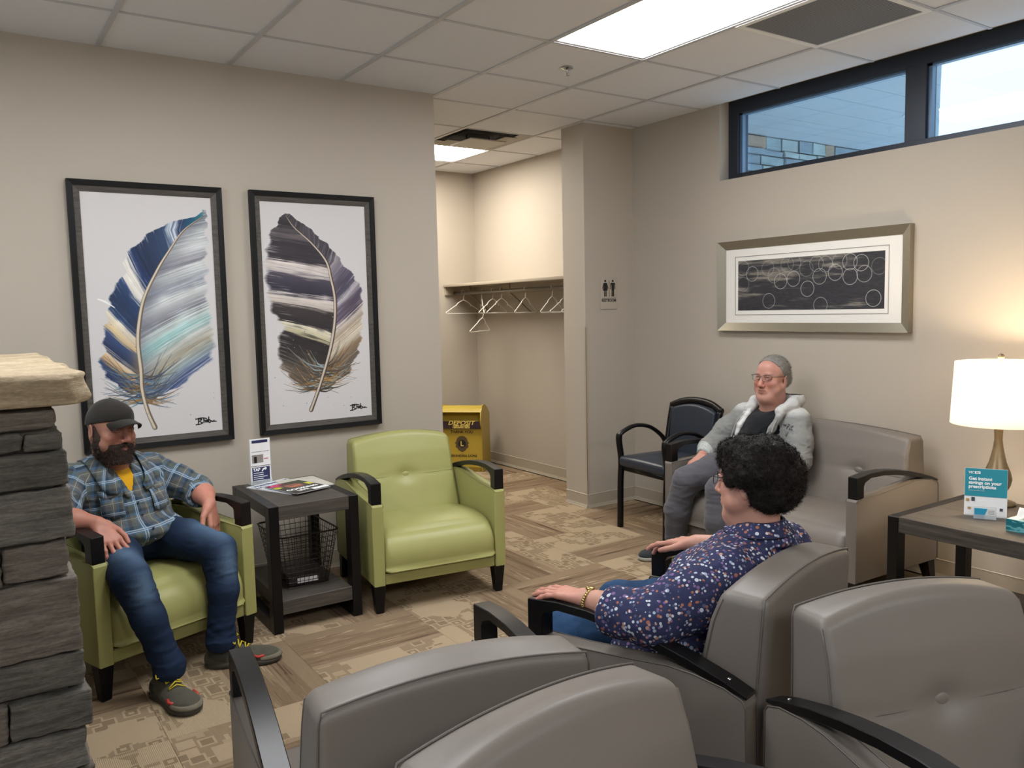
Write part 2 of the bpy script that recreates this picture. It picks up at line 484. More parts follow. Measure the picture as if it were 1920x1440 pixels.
# troffers
def emit(name, col, s):
    t = NT(name); t.set((0, 0, 0), .5); t.b.inputs['Emission Color'].default_value = (*col, 1); t.b.inputs['Emission Strength'].default_value = s
    t.b.inputs['Base Color'].default_value = (.8, .8, .8, 1); return t.m
M_lens = emit('troffer_lens_light', (.97, .98, 1.0), FIX_POWER)
M_lens2 = emit('troffer_lens_warm_light', (1.0, .93, .82), CLOSET_POWER)
M_tray = simple('troffer_tray', '#e6e6e6', .4, vary=.01)
def troffer(cx, cy, lx, ly, lens, label, group=None):
    t = empty('ceiling_light', (cx, cy, H))
    tag(t, label, 'ceiling light', group)
    bm = bmesh.new(); a, b = lx/2-.004, ly/2-.004
    bx(bm, (-a, -b, .006), (-a+.02, b, .09)); bx(bm, (a-.02, -b, .006), (a, b, .09))
    bx(bm, (-a+.02, -b, .006), (a-.02, -b+.02, .09)); bx(bm, (-a+.02, b-.02, .006), (a-.02, b, .09))
    bx(bm, (-a, -b, .085), (a, b, .095))
    bm_obj('housing', bm, M_tray, t)
    # curved lens, bowed up at its two ends
    bm = bmesh.new(); n = 8; a -= .021; b -= .021
    long_y = ly > lx
    L, Wd = (b, a) if long_y else (a, b)
    vs = []
    for i in range(n+1):
        for j in range(n+1):
            u, v = -1+2*i/n, -1+2*j/n
            z = .012+.045*max(0, abs(v)-.72)/.28*(1-.6*abs(u)) + .012*(1-u*u)
            p = (u*Wd, v*L, z) if long_y else (v*L, u*Wd, z)
            vs.append(bm.verts.new(p))
    for i in range(n):
        for j in range(n): bm.faces.new([vs[k] for k in (i*(n+1)+j, (i+1)*(n+1)+j, (i+1)*(n+1)+j+1, i*(n+1)+j+1)])
    bm_obj('lens', bm, lens, t, smooth=True)
    return t
def tro(i, j, nx, ny, *a):
    x, y = gpt(i, j); return troffer(x+TS*nx/2, y+TS*ny/2, TS*nx, TS*ny, *a)
tro(3, -2, 1, 2, M_lens, 'bright white rectangular ceiling light between sprinkler and dark ceiling grille')
tro(0, -2, 1, 2, M_lens, 'white rectangular ceiling light just above the two feather pictures')
tro(3, 4, 2, 1, M_lens2, 'glowing ceiling light over the coat closet beside the air diffuser')
for i, j, w_ in ((3, -9, 'behind the grey armchairs'), (0, -9, 'straight behind the viewer'), (-3, -2, 'beyond the stone fireplace'), (-3, -9, 'in the far corner behind the viewer')):  # unseen troffers, added for the light they give the room
    tro(i, j, 1, 2, M_lens, 'white rectangular ceiling light '+w_+', unseen, added for light')

# return grille
vx, vy = gpt(4, -2)
t = empty('ceiling_vent', (vx+TS/2, vy+TS/2, H)); tag(t, 'square dark perforated return air grille in the ceiling near the window', 'vent')
bm = bmesh.new(); a = TS/2-.003
for lo, hi in (((-a, -a, -.004), (-a+.03, a, .004)), ((a-.03, -a, -.004), (a, a, .004)), ((-a+.03, -a, -.004), (a-.03, -a+.03, .004)), ((-a+.03, a-.03, -.004), (a-.03, a, .004))): bx(bm, lo, hi)
bm_obj('frame', bm, M_tray, t)
def perf_mat():
    t = NT('perforated_steel'); v = t.coord(scale=(1, 1, 0))
    vo = t.n('ShaderNodeTexVoronoi', ins={'Scale': 95, 'Randomness': 0}); t.l(v, vo.inputs['Vector'])
    return t.set(t.ramp(vo.outputs['Distance'], [(0, srgb('#2b2d31')), (.33, srgb('#35373b')), (.45, srgb('#8e9094'))]), .6, 0, .3)
bm = bmesh.new(); bx(bm, (-a+.03, -a+.03, 0), (a-.03, a-.03, .003)); bm_obj('perforated_face', bm, perf_mat(), t)
# supply diffuser over the hall, with its blades
vx, vy = gpt(4, 3)
t = empty('ceiling_vent', (vx+TS/2, vy+TS/2, H)); tag(t, 'square air diffuser with dark open slots over the coat closet', 'vent')
M_dark = simple('duct_dark', '#15161a', .8)
bm = bmesh.new(); bx(bm, (-a, -a, .03), (a, a, .05)); bm_obj('duct_opening', bm, M_dark, t)
for k, (ra, rb, za, zb) in enumerate(((.30, .235, .0, .022), (.225, .17, -.006, .018))):
    bm = bmesh.new()
    A = [bm.verts.new((sx*ra, sy*ra, za)) for sx, sy in ((-1, -1), (1, -1), (1, 1), (-1, 1))]
    B = [bm.verts.new((sx*rb, sy*rb, zb)) for sx, sy in ((-1, -1), (1, -1), (1, 1), (-1, 1))]
    for q in range(4): bm.faces.new((A[q], A[(q+1) % 4], B[(q+1) % 4], B[q]))
    bm_obj('blade', bm, simple('diffuser_white', '#a9a49b', .5), t)
box('centre_plate', (-.155, -.155, -.03), (.155, .155, -.022), MATS['diffuser_white'], t)
for s in (-1, 1):
    tube_obj('hanger_rod', [(s*.1, 0, .03), (s*.1, 0, -.024)], .006, M_dark, t)
# sprinkler
t = empty('sprinkler', (2.832, 3.589, H)); t.scale = (.9, .9, .72); tag(t, 'small chrome fire sprinkler head in a ceiling tile', 'sprinkler')
M_chrome = simple('chrome', '#c9c9cb', .18, 1, vary=.01)
bm = bmesh.new(); lathe(bm, [(0, -.001), (.036, -.001), (.034, .004), (.018, -.012), (0, -.013)], 24); bm_obj('escutcheon', bm, M_chrome, t, smooth=True)
bm = bmesh.new(); lathe(bm, [(0, -.012), (.009, -.012), (.009, -.025), (.004, -.028), (.004, -.045), (0, -.045)], 12); bm_obj('nozzle', bm, M_chrome, t, smooth=True)
for s in (-1, 1): tube_obj('arm', [(s*.008, 0, -.02), (s*.014, 0, -.035), (s*.003, 0, -.05)], .0018, M_chrome, t)
bm = bmesh.new(); lathe(bm, [(0, -.050), (.014, -.050), (.015, -.052), (0, -.054)], 16); bm_obj('deflector', bm, M_chrome, t, smooth=True)

# window
M_alu = simple('dark_bronze_frame', '#2c323c', .38, .3, vary=.04)
FX = XB+.085
win = tag(empty('window_1', (0, 0, 0)), kind='structure')
def wf(lo, hi): 
    bm = bmesh.new(); bx(bm, lo, hi, .002, 1); return bm
bm = bmesh.new()
bx(bm, (FX, WY0, WZ0+.001), (FX+.1, WY1-.001, WZ0+.043), .002, 1)
bx(bm, (FX, WY0, 2.685), (FX+.1, WY1-.001, H+.03), .002, 1)
bx(bm, (FX, 3.672, WZ0+.04), (FX+.1, WY1-.001, 2.69), .002, 1)
bx(bm, (FX, 2.425, WZ0+.04), (FX+.1, 2.54, 2.69), .002, 1)
bx(bm, (FX, 1.20, WZ0+.04), (FX+.1, 1.315, 2.69), .002, 1)
bx(bm, (FX, WY0, WZ0+.04), (FX+.1, WY0+.08, 2.69), .002, 1)
bm_obj('window_frame', bm, M_alu, win)
M_gask = simple('glazing_stop', '#5b7590', .3, .2)
bm = bmesh.new()
for ya, yb in ((2.54, 3.672), (1.315, 2.425)):
    bx(bm, (FX+.02, ya, WZ0+.043), (FX+.05, ya+.012, 2.685)); bx(bm, (FX+.02, yb-.02, WZ0+.043), (FX+.05, yb, 2.685))
    bx(bm, (FX+.02, ya, 2.673), (FX+.05, yb, 2.685))
bm_obj('glazing_stop', bm, M_gask, win)
def glass():
    t = NT('window_glass'); tr = t.n('ShaderNodeBsdfTransparent', ins={0: (.80, .90, .97, 1)})
    gl = t.n('ShaderNodeBsdfGlossy', ins={0: (.9, .95, 1, 1), 'Roughness': .02})
    mx = t.n('ShaderNodeMixShader', ins={0: .10, 1: tr.outputs[0], 2: gl.outputs[0]}); t.l(mx.outputs[0], t.out.inputs[0]); return t.m
M_glass = glass()
for ya, yb in ((2.535, 3.675), (1.31, 2.43), (.62, 1.205)):
    bm = bmesh.new(); bx(bm, (FX+.056, ya, WZ0+.04), (FX+.062, yb, 2.69)); bm_obj('pane', bm, M_glass, win)
# porch outside
M_soff = simple('soffit_board', '#a9b4bc', .5, vary=.10, nscale=2.2)
sof = tag(empty('porch_soffit', (0, 0, 0)), 'grey blue boarded porch soffit with a round downlight seen through the left window pane', 'soffit')
def clip_edge(y):   # the porch roof ends along a slanted fascia
    return 4.55+(y-2.48)*1.81
k = 0
yy = 5.0
while yy > 2.5:
    y0_, y1_ = yy-.30, yy-.006
    bm = bmesh.new(); z = 2.95
    xs0, xs1 = clip_edge(y0_), clip_edge(y1_)
    far0, far1 = min(9.0, xs0 if xs0 > 4.42 else 4.43), min(9.0, xs1 if xs1 > 4.42 else 4.43)
    P = [(4.42, y0_), (far0, y0_), (far1, y1_), (4.42, y1_)]
    a_ = [bm.verts.new((*p, z)) for p in P]; b_ = [bm.verts.new((*p, z+.03)) for p in P]
    bm.faces.new(a_); bm.faces.new(b_[::-1])
    for q in range(4): bm.faces.new((a_[q], a_[(q+1) % 4], b_[(q+1) % 4], b_[q]))
    bm_obj('board', bm, M_soff, sof); yy -= .30
bm = bmesh.new(); lathe(bm, [(.075, -.004), (.095, -.006), (.1, 0), (.075, 0)], 28)
o = bm_obj('downlight_ring', bm, simple('downlight_trim', '#cfe2ee', .3), sof, smooth=True); o.location = (6.55, 3.78, 2.95)
bm = bmesh.new(); lathe(bm, [(0, -.001), (.075, -.003)], 28)
o = bm_obj('downlight_lens', bm, simple('downlight_glass', '#7fa3bd', .2), sof, smooth=True); o.location = (6.55, 3.78, 2.95)
# stone wall of the porch
pw = tag(empty('porch_stone_wall', (0, 0, 0)), 'pale ledgestone wall outside beyond the left window pane', 'wall')
rs = random.Random(5); zc = 2.948
M_ps = [simple('porch_stone_grey', '#93a5aa', .8, vary=.35, nscale=9), simple('porch_stone_blue', '#8495a0', .8, vary=.35, nscale=8), simple('porch_stone_pale', '#a3b0b0', .8, vary=.3, nscale=9), simple('porch_stone_tan', '#a08c79', .8, vary=.3, nscale=9)]
box('backing', (4.42, 5.0, 0), (9.3, 5.1, 3.2), simple('mortar', '#4a5560', .9), pw)
while zc > 2.15:
    h = rs.uniform(.05, .15); xx = 4.43-rs.uniform(0, .2)
    while xx < 9.2:
        w = rs.uniform(.15, .7); d = rs.uniform(0, .03)
        bm = bmesh.new(); bx(bm, (xx+.004, 4.94-d, zc-h+.004), (xx+w-.004, 5.0, zc-.004), .006, 1)
        for v in bm.verts: v.co += Vector((rs.uniform(-.004, .004), rs.uniform(-.006, .004), rs.uniform(-.005, .005)))
        bm_obj('stone', bm, rs.choice(M_ps[:3]*3+M_ps[3:]), pw); xx += w
    zc -= h
# ------------------------------------------------------------ closet shelf, rod and hangers
M_shelf = simple('shelf_laminate', '#a79c8a', .5)
t = empty('closet_shelf', (0, 0, 0)); tag(t, 'beige closet shelf with a hanging rod underneath, in the coat niche', 'shelf')
box('shelf_board', (3.85, YK2+.001, 1.675), (XB-.001, YC-.001, 1.70), M_shelf, t, .002)
box('cleat', (3.86, YC-.02, 1.60), (XB-.001, YC-.0015, 1.675), M_shelf, t)
box('wall_cleat', (XB-.02, YK2+.001, 1.60), (XB-.0015, YC-.021, 1.675), M_shelf, t)
M_rod = simple('rod_steel', '#8d877c', .35, .6)
RX, RZ = 3.96, 1.615
tube_obj('hanging_rod', [(RX, YK2, RZ), (RX, YC-.02, RZ)], .016, M_rod, t, seg=16)
for y in (5.0, 5.85, 6.5):
    bm = bmesh.new(); tube(bm, [(RX, y, 1.675), (RX, y, RZ-.02), (RX+.02, y, RZ-.03), (XB-.02, y, 1.42)], .006, 6)
    bm_obj('rod_bracket', bm, M_rod, t, smooth=True)
M_hang = simple('white_plastic', '#e4e0d6', .35, vary=.02)
def hanger(y, ang, label, tilt=0, x=RX, z=RZ, notch=True):
    t = empty('coat_hanger', (x, y, z+.016), ang); t.rotation_euler = (R(tilt), 0, ang)
    tag(t, label, 'hanger', 'white plastic hangers on the closet rod')
    tube_obj('hook', catmull([(-.016, 0, -.012), (-.02, 0, .004), (0, 0, .004+.006), (.022, 0, -.004), (.018, 0, -.03), (.002, 0, -.048), (0, 0, -.085)], 4), .0032, M_hang, t, seg=6)
    w, d = .205, .2
    sh = [(0, 0, -.082), (-.06, 0, -.105), (-.085, 0, -.125), (-.088, 0, -.138), (-.098, 0, -.132), (-w+.02, 0, -.18), (-w, 0, -d+.01), (-w+.012, 0, -d-.004), (0, 0, -d-.004), (w-.012, 0, -d-.004), (w, 0, -d+.01), (w-.02, 0, -.18), (.098, 0, -.132), (.088, 0, -.138), (.085, 0, -.125), (.06, 0, -.105)]
    tube_obj('frame', catmull(sh, 4, True), .0042, M_hang, t, seg=6, closed=True)
    return t
for k, (y, a, lab) in enumerate((
    (6.62, 8, 'white plastic hanger at the left end of the closet rod, nearest the wall'),
    (6.30, 62, 'white plastic hanger turned sideways, second from left on the rod'),
    (6.12, 22, 'white plastic hanger third from left, tangled with its neighbours'),
    (5.98, 20, 'white plastic hanger fourth from left, hook against the bunch'),
    (5.62, 30, 'white plastic hanger hanging alone at the middle of the rod'),
    (5.25, 27, 'white plastic hanger third from the pier on the rod'),
    (5.06, 14, 'white plastic hanger second from the pier on the rod'),
    (4.90, 10, 'white plastic hanger half hidden behind the grey pier'))):
    hanger(y, R(a), lab)
hanger(6.15, R(34), 'fallen white hanger dangling below the others from a hanger', 14, RX-.07, RZ-.165)

# ------------------------------------------------------------ restroom sign
M_black = simple('matte_black_print', '#14110f', .6)
t = empty('restroom_sign', (3.962, YK, 1.557)); tag(t, 'beige RESTROOM sign with black man and woman figures on the corner pier', 'sign')
rbox_obj('plate', (.078, 2), (.0025, 1), (.116, 3), .002, lambda x, y, z: (x, y-.004, z), simple('sign_beige', '#b0a698', .4, vary=.01), t)
def sgn(u, v, h): return (u, -.0068-h, v)
def circ(cx, cy, r, n=16): return [(cx+r*math.cos(2*math.pi*k/n), cy+r*math.sin(2*math.pi*k/n)) for k in range(n)]
wm, mn = -.033, .038
K = .062/.055
woman = [circ(wm, .088, .0085), [(wm-.012, .075), (wm+.012, .075), (wm+.018, .069), (wm+.029, .032), (wm+.023, .030), (wm+.013, .057), (wm+.022, .018), (wm-.022, .018), (wm-.013, .057), (wm-.023, .030), (wm-.029, .032), (wm-.018, .069)],
  [(wm-.011, .018), (wm-.002, .018), (wm-.002, -.024), (wm-.011, -.024)], [(wm+.002, .018), (wm+.011, .018), (wm+.011, -.024), (wm+.002, -.024)]]
man = [circ(mn, .088, .0085), [(mn-.017, .075), (mn+.017, .075), (mn+.023, .069), (mn+.023, .028), (mn+.016, .028), (mn+.015, .062), (mn+.012, .062), (mn+.012, .020), (mn-.012, .020), (mn-.012, .062), (mn-.015, .062), (mn-.016, .028), (mn-.023, .028), (mn-.023, .069)],
  [(mn-.012, .020), (mn-.0015, .020), (mn-.0015, -.024), (mn-.012, -.024)], [(mn+.0015, .020), (mn+.012, .020), (mn+.012, -.024), (mn+.0015, -.024)]]
poly_plate('woman_figure', woman, M_black, t, sgn); poly_plate('man_figure', man, M_black, t, sgn)
poly_plate('divider', [[(.002, -.026), (.006, -.026), (.006, .09), (.002, .09)]], simple('sign_bronze', '#5d5138', .5), t, sgn)
poly_plate('rule', [[(-.066, -.038), (.066, -.038), (.066, -.035), (-.066, -.035)]], M_black, t, sgn)
text('lettering', 'RESTROOM', .0265, (0, -.0072, -.053), (R(90), 0, 0), M_black, t, .0006)

# ------------------------------------------------------------ armchairs and sofa
def vinyl(name, col, rough=.42):
    t = NT(name); v = t.coord(); c = srgb(col)
    cc = t.mix(t.noise(v, 4, 3), tuple(x*.94 for x in c), tuple(x*1.05 for x in c))
    t.bump(t.noise(v, 420, 3, .6), .10, .0012)
    return t.set(cc, rough, 0, .45)
M_green = vinyl('green_vinyl', '#9b9a5f'); M_green2 = vinyl('green_vinyl_seam', '#87864f')
M_grey = vinyl('grey_vinyl', '#736c65', .45); M_grey2 = vinyl('grey_vinyl_seam', '#645e58')
M_wood = simple('black_wood', '#0c0b0c', .35, spec=.3, vary=.2, nscale=12)
M_wood2 = simple('black_wood_satin', '#100f10', .33, spec=.32, vary=.15, nscale=12)
PANEL = [(-.012, .143), (-.012, .53), (-.006, .541), (.17, .549), (.32, .562), (.45, .576), (.52, .574), (.60, .562), (.645, .545), (.655, .53), (.66, .143)]
ARM_T = [(-.004, .645), (.1, .656), (.2, .656), (.3, .646), (.4, .629), (.5, .606), (.6, .577), (.655, .556)]
def lounge(name, hw, vin, seam, label, cat, group=None, button_x=0.0):
    t = empty(name); tag(t, label, cat, group)
    for s in (-1, 1):
        a, b = sorted((s*hw, s*(hw-.058)))
        bm = bmesh.new(); extrude_profile(bm, PANEL, a, b, .006, 3); p = bm_obj('side_panel', bm, vin, t, auto=24)
        xo = s*(hw-.001)
        for xx in (xo, s*(hw-.057)):
            tube_obj('piping', [(xx, y, z-.001) for y, z in PANEL[1:-1]] + [(xx, .661, .15)], .0022, seam, p, seg=5)
        # wooden arm: front post that bends into the long top rail
        bm = bmesh.new(); a, b = sorted((s*(hw-.002), s*(hw-.052)))
        bot = [(y, z-.024+.004*(i > 5)) for i, (y, z) in enumerate(ARM_T)]
        prof = [(-.006, .538), (-.006, .641)] + ARM_T + [(.655, .548)] + bot[::-1][1:-1] + [(.056, .615), (.046, .6), (.046, .545)]
        extrude_profile(bm, prof, a, b, .002, 1); bm_obj('arm', bm, M_wood2, t, auto=22)
        bm = bmesh.new(); lathe(bm, [(0, .006), (.005, .005), (.006, 0)], 10); o = bm_obj('arm_screw', bm, M_chrome, t, smooth=True); o.location = (s*(hw-.027), .6, .573)
        # tapered legs
        for yy, dy in ((.03, 0), (.61, .05)):
            bm = bmesh.new(); x = s*(hw-.032)
            vs = [bm.verts.new((x+a_*w+ (0), yy+dy*(z < .05)+b_*w, z)) for z, w in ((.002, .019), (.143, .030)) for a_, b_ in ((-1, -1), (1, -1), (1, 1), (-1, 1))]
            bm.faces.new(vs[:4][::-1]); bm.faces.new(vs[4:])
            for q in range(4): bm.faces.new((vs[q], vs[(q+1) % 4], vs[4+(q+1) % 4], vs[4+q]))
            bmesh.ops.bevel(bm, geom=bm.edges[:], offset=.002, segments=1, affect='EDGES')
            bm_obj('leg', bm, M_wood, t, auto=40)
    si = hw-.058
    # front rail with its welt
    V = rbox_obj('front_rail', (si-.001, 6), (.30, 4), (.026, 2), .006, lambda x, y, z: (x, y+.298, z+.168), vin, t)
    tube_obj('piping', [(-si+.004, -.006, .196), (si-.004, -.006, .196)], .003, seam, V, seg=6)
    # seat cushion: waterfall front
    h = si-.003
    prof = catmull([(0, -.010, .199), (0, -.020, .23), (0, -.021, .285), (0, -.004, .335), (0, .035, .374), (0, .10, .396), (0, .20, .402), (0, .34, .392), (0, .50, .376), (0, .53, .34), (0, .52, .24), (0, .48, .20), (0, .24, .197)], 5, True)
    cy, cz = .24, .29; V = []; nst = 26 if hw < .5 else 40
    for i in range(nst+1):
        x = -h+2*h*i/nst; e = max(0, (abs(x)-(h-.022))/.022); x_ = x; sh_ = .018*(1-math.sqrt(max(0, 1-e*e)))
        cr = .012*(1-(x/h)**2)
        for p in prof:
            d = Vector((0, p.y-cy, p.z-cz)); L_ = d.length; q = d*(1-sh_/L_)
            V.append((x_, cy+q.y-(cr*.6 if p.y < .05 and .22 < p.z < .37 else 0), cz+q.z+(cr if p.z > .36 and p.y > .05 else 0)))
    m_ = len(prof); Fs = [[i*m_+k, i*m_+(k+1) % m_, (i+1)*m_+(k+1) % m_, (i+1)*m_+k] for i in range(nst) for k in range(m_)] + [list(range(m_))[::-1], [nst*m_+k for k in range(m_)]]
    bm = bmesh.new(); vs = [bm.verts.new(v) for v in V]
    for f in Fs: bm.faces.new([vs[q] for q in f])
    bm_obj('seat', bm, vin, t, auto=60)
    # backrest
    hb = hw-.062
    fy = lambda z: float(np.interp(z, [.15, .39, .58, .684, .777, .84], [.40, .425, .496, .519, .556, .585]))
    ry = lambda z: float(np.interp(z, [.15, .4, .78, .84], [.635, .655, .672, .668]))
    def bw(x, y, z):
        zt = (z+.3)/.6
        arc = .028+.012*min(1, max(0, (.03-y)/.06))
        top = .762+arc*(1-(x/hb)**2)
        taper = 1-.045*max(0, zt-.45)/.55
        zz = .16+zt*(top-.16)
        yt = (y+.06)/.12
        f, r = fy(zz), ry(zz)
        f -= .012*(1-(x/hb)**2)*math.sin(math.pi*min(1, max(0, zt)))
        f += .018*math.exp(-(((x-button_x)/.055)**2+((zz-.568)/.035)**2))
        f += .004*math.exp(-((zz-.568)/.006)**2)
        return (x*taper, f+yt*(r-f), zz)
    br = rbox_obj('backrest', (hb, 26 if hw < .5 else 44), (.06, 4), (.3, 44), .022, bw, vin, t)
    # seams: round the rear top edge and down the front corners
    pts = [bw(-hb*.99, .052, z) for z in np.linspace(-.28, .275, 12)] + [bw(x, .05, .3) for x in np.linspace(-hb*.97, hb*.97, 18)] + [bw(hb*.99, .052, z) for z in np.linspace(.275, -.28, 12)]
    tube_obj('piping', pts, .0026, seam, br, seg=5)
    for s in (-1, 1):
        tube_obj('piping', [bw(s*hb*.995, -.048, z) for z in np.linspace(-.1, .285, 14)], .0022, seam, br, seg=5)
    tube_obj('seam', [Vector(bw(x, -.06, (.568-.16)/(.802-.04*(x/hb)**2-.16)*.6-.3))+Vector((0, -.0012, 0)) for x in np.linspace(-hb+.01, hb-.01, 40)], .0015, seam, br, seg=5)
    bm = bmesh.new(); bmesh.ops.create_uvsphere(bm, u_segments=20, v_segments=12, radius=1)
    for v in bm.verts: v.co = Vector((v.co.x*.025, v.co.y*.009, v.co.z*.018))
    o = bm_obj('button', bm, vin, t, smooth=True); p = bw(button_x, -.06, (.568-.16)/(.802-.16)*.6-.3); o.location = (button_x, p[1]+.001, .568)
    return t
def put(t, x, y, a): t.location = (x, y, 0); t.rotation_euler = (0, 0, R(a)); return t
g1 = put(lounge('armchair', .352, M_green, M_green2, 'lime green vinyl armchair under the bearded man in a cap', 'armchair', 'lime green armchairs'), .701, 3.482, 19.3)
g2 = copy_tree(g1); put(g2, 1.941, 3.527, -7.5); tag(g2, 'empty lime green vinyl armchair with black wooden arms beside the side table')
a1 = put(lounge('armchair', .352, M_grey, M_grey2, 'empty grey armchair seen from behind, its black arm nearest the stone pier', 'armchair', 'grey vinyl armchairs'), .85, 1.95, 171.5)
for x, y, a, lab in ((1.633, 1.935, 194.2, 'grey vinyl armchair in which the woman in the dotted blouse sits'),
                     (1.625, .455, -17.2, 'grey armchair at bottom right turned to the viewer, with a button on its back'),
                     (.852, .478, 5.4, 'grey armchair at bottom centre of which only the curved back shows')):
    o = copy_tree(a1); put(o, x, y, a); tag(o, lab)
sofa = put(lounge('sofa', .64, M_grey, M_grey2, 'grey vinyl two seat sofa with black wooden arms under the circles picture', 'sofa', None, .295), 3.434, 2.846, -91.7)

# ------------------------------------------------------------ dark side chair in the corner
M_navy = vinyl('navy_vinyl', '#28303b', .4)
t = empty('side_chair', (3.575, 3.825, 0), R(-94)); tag(t, 'dark navy upholstered side chair with curved black wooden arms in the corner', 'chair')
for s in (-1, 1):
    x = s*.228
    tube_obj('front_leg', catmull([(x, .0, .002), (x, .005, .3), (x, .012, .45), (x*1.0, -.005, .58), (x, .0, .625)], 5), .021, M_wood, t, seg=8)
    tube_obj('arm', catmull([(x, -.008, .612), (x, .035, .640), (x, .13, .668), (x, .25, .65), (x*.99, .35, .585), (x*.97, .395, .52)], 6), .018, M_wood2, t, seg=8, flat=(.75, 1.25))
    tube_obj('rear_leg', catmull([(s*.218, .50, .002), (s*.218, .43, .25), (s*.218, .395, .45), (s*.223, .42, .62), (s*.228, .455, .775)], 6), .020, M_wood, t, seg=8)
    tube_obj('side_rail', [(s*.218, .03, .40), (s*.218, .40, .39)], .022, M_wood, t, seg=6)
tube_obj('front_rail', [(-.22, .022, .40), (.22, .022, .40)], .022, M_wood, t, seg=6)
tube_obj('top_rail', catmull([(-.238, .458, .775), (-.13, .474, .812), (0, .48, .824), (.13, .474, .812), (.238, .458, .775)], 6), .022, M_wood, t, seg=8, flat=(1.2, .8))
rbox_obj('seat', (.226, 8), (.215, 8), (.035, 3), .025, lambda x, y, z: (x*(1-.04*(y+.22)), y+.200, z+.445+.015*(1-(x/.226)**2)*(1-(y/.215)**2)*(z > 0)), M_navy, t)
rbox_obj('backrest', (.204, 8), (.02, 1), (.165, 10), .016, lambda x, y, z: (x, y+.415+.25*(z+.165)**2+.012*(1-(x/.204)**2), z+.605+(.038*(1-(x/.204)**2) if z > 0 else 0)*(z/.165)), M_navy, t)

# ------------------------------------------------------------ side tables
def woodgrain(name, a, b):
    t = NT(name); v = t.coord(scale=(3, 60, 60)); n = t.noise(v, 1.6, 4, .6)
    t.bump(n, .15, .001); return t.set(t.mix(t.ramp(n, [(.3, 0), (.7, 1)]), srgb(a), srgb(b)), .5, 0, .35)
M_top = woodgrain('charcoal_oak', '#37332f', '#565049')
def side_table(name, w, d, h, label):
    t = empty(name); tag(t, label, 'table')
    lw = .045
    for x0_ in (0, w-lw):
        L = [box('leg', (x0_, a, .002), (x0_+lw, a+.06, h-.0005), M_wood, t, .0015, 1) for a in (0, d-.06)]
        box('top_stretcher', (x0_, .06, h-.055), (x0_+lw, d-.06, h-.0005), M_wood, t, .0015, 1)
        box('foot_stretcher', (x0_, .06, .002), (x0_+lw, d-.06, .058), M_wood, t, .0015, 1)
    box('tabletop', (lw+.0005, .004, h-.065), (w-lw-.0005, d-.004, h), M_top, t, .0015, 1)
    box('lower_shelf', (lw+.0005, .004, .085), (w-lw-.0005, d-.004, .15), M_top, t, .0015, 1)
    return t
put(side_table('side_table', .43, .60, .592, 'charcoal wood side table between the two lime armchairs'), 1.121, 3.627, -.6)
put(side_table('side_table', 1.15, .62, .552, 'charcoal wood table at the right edge holding the lamp'), 3.232, 1.95, -90)
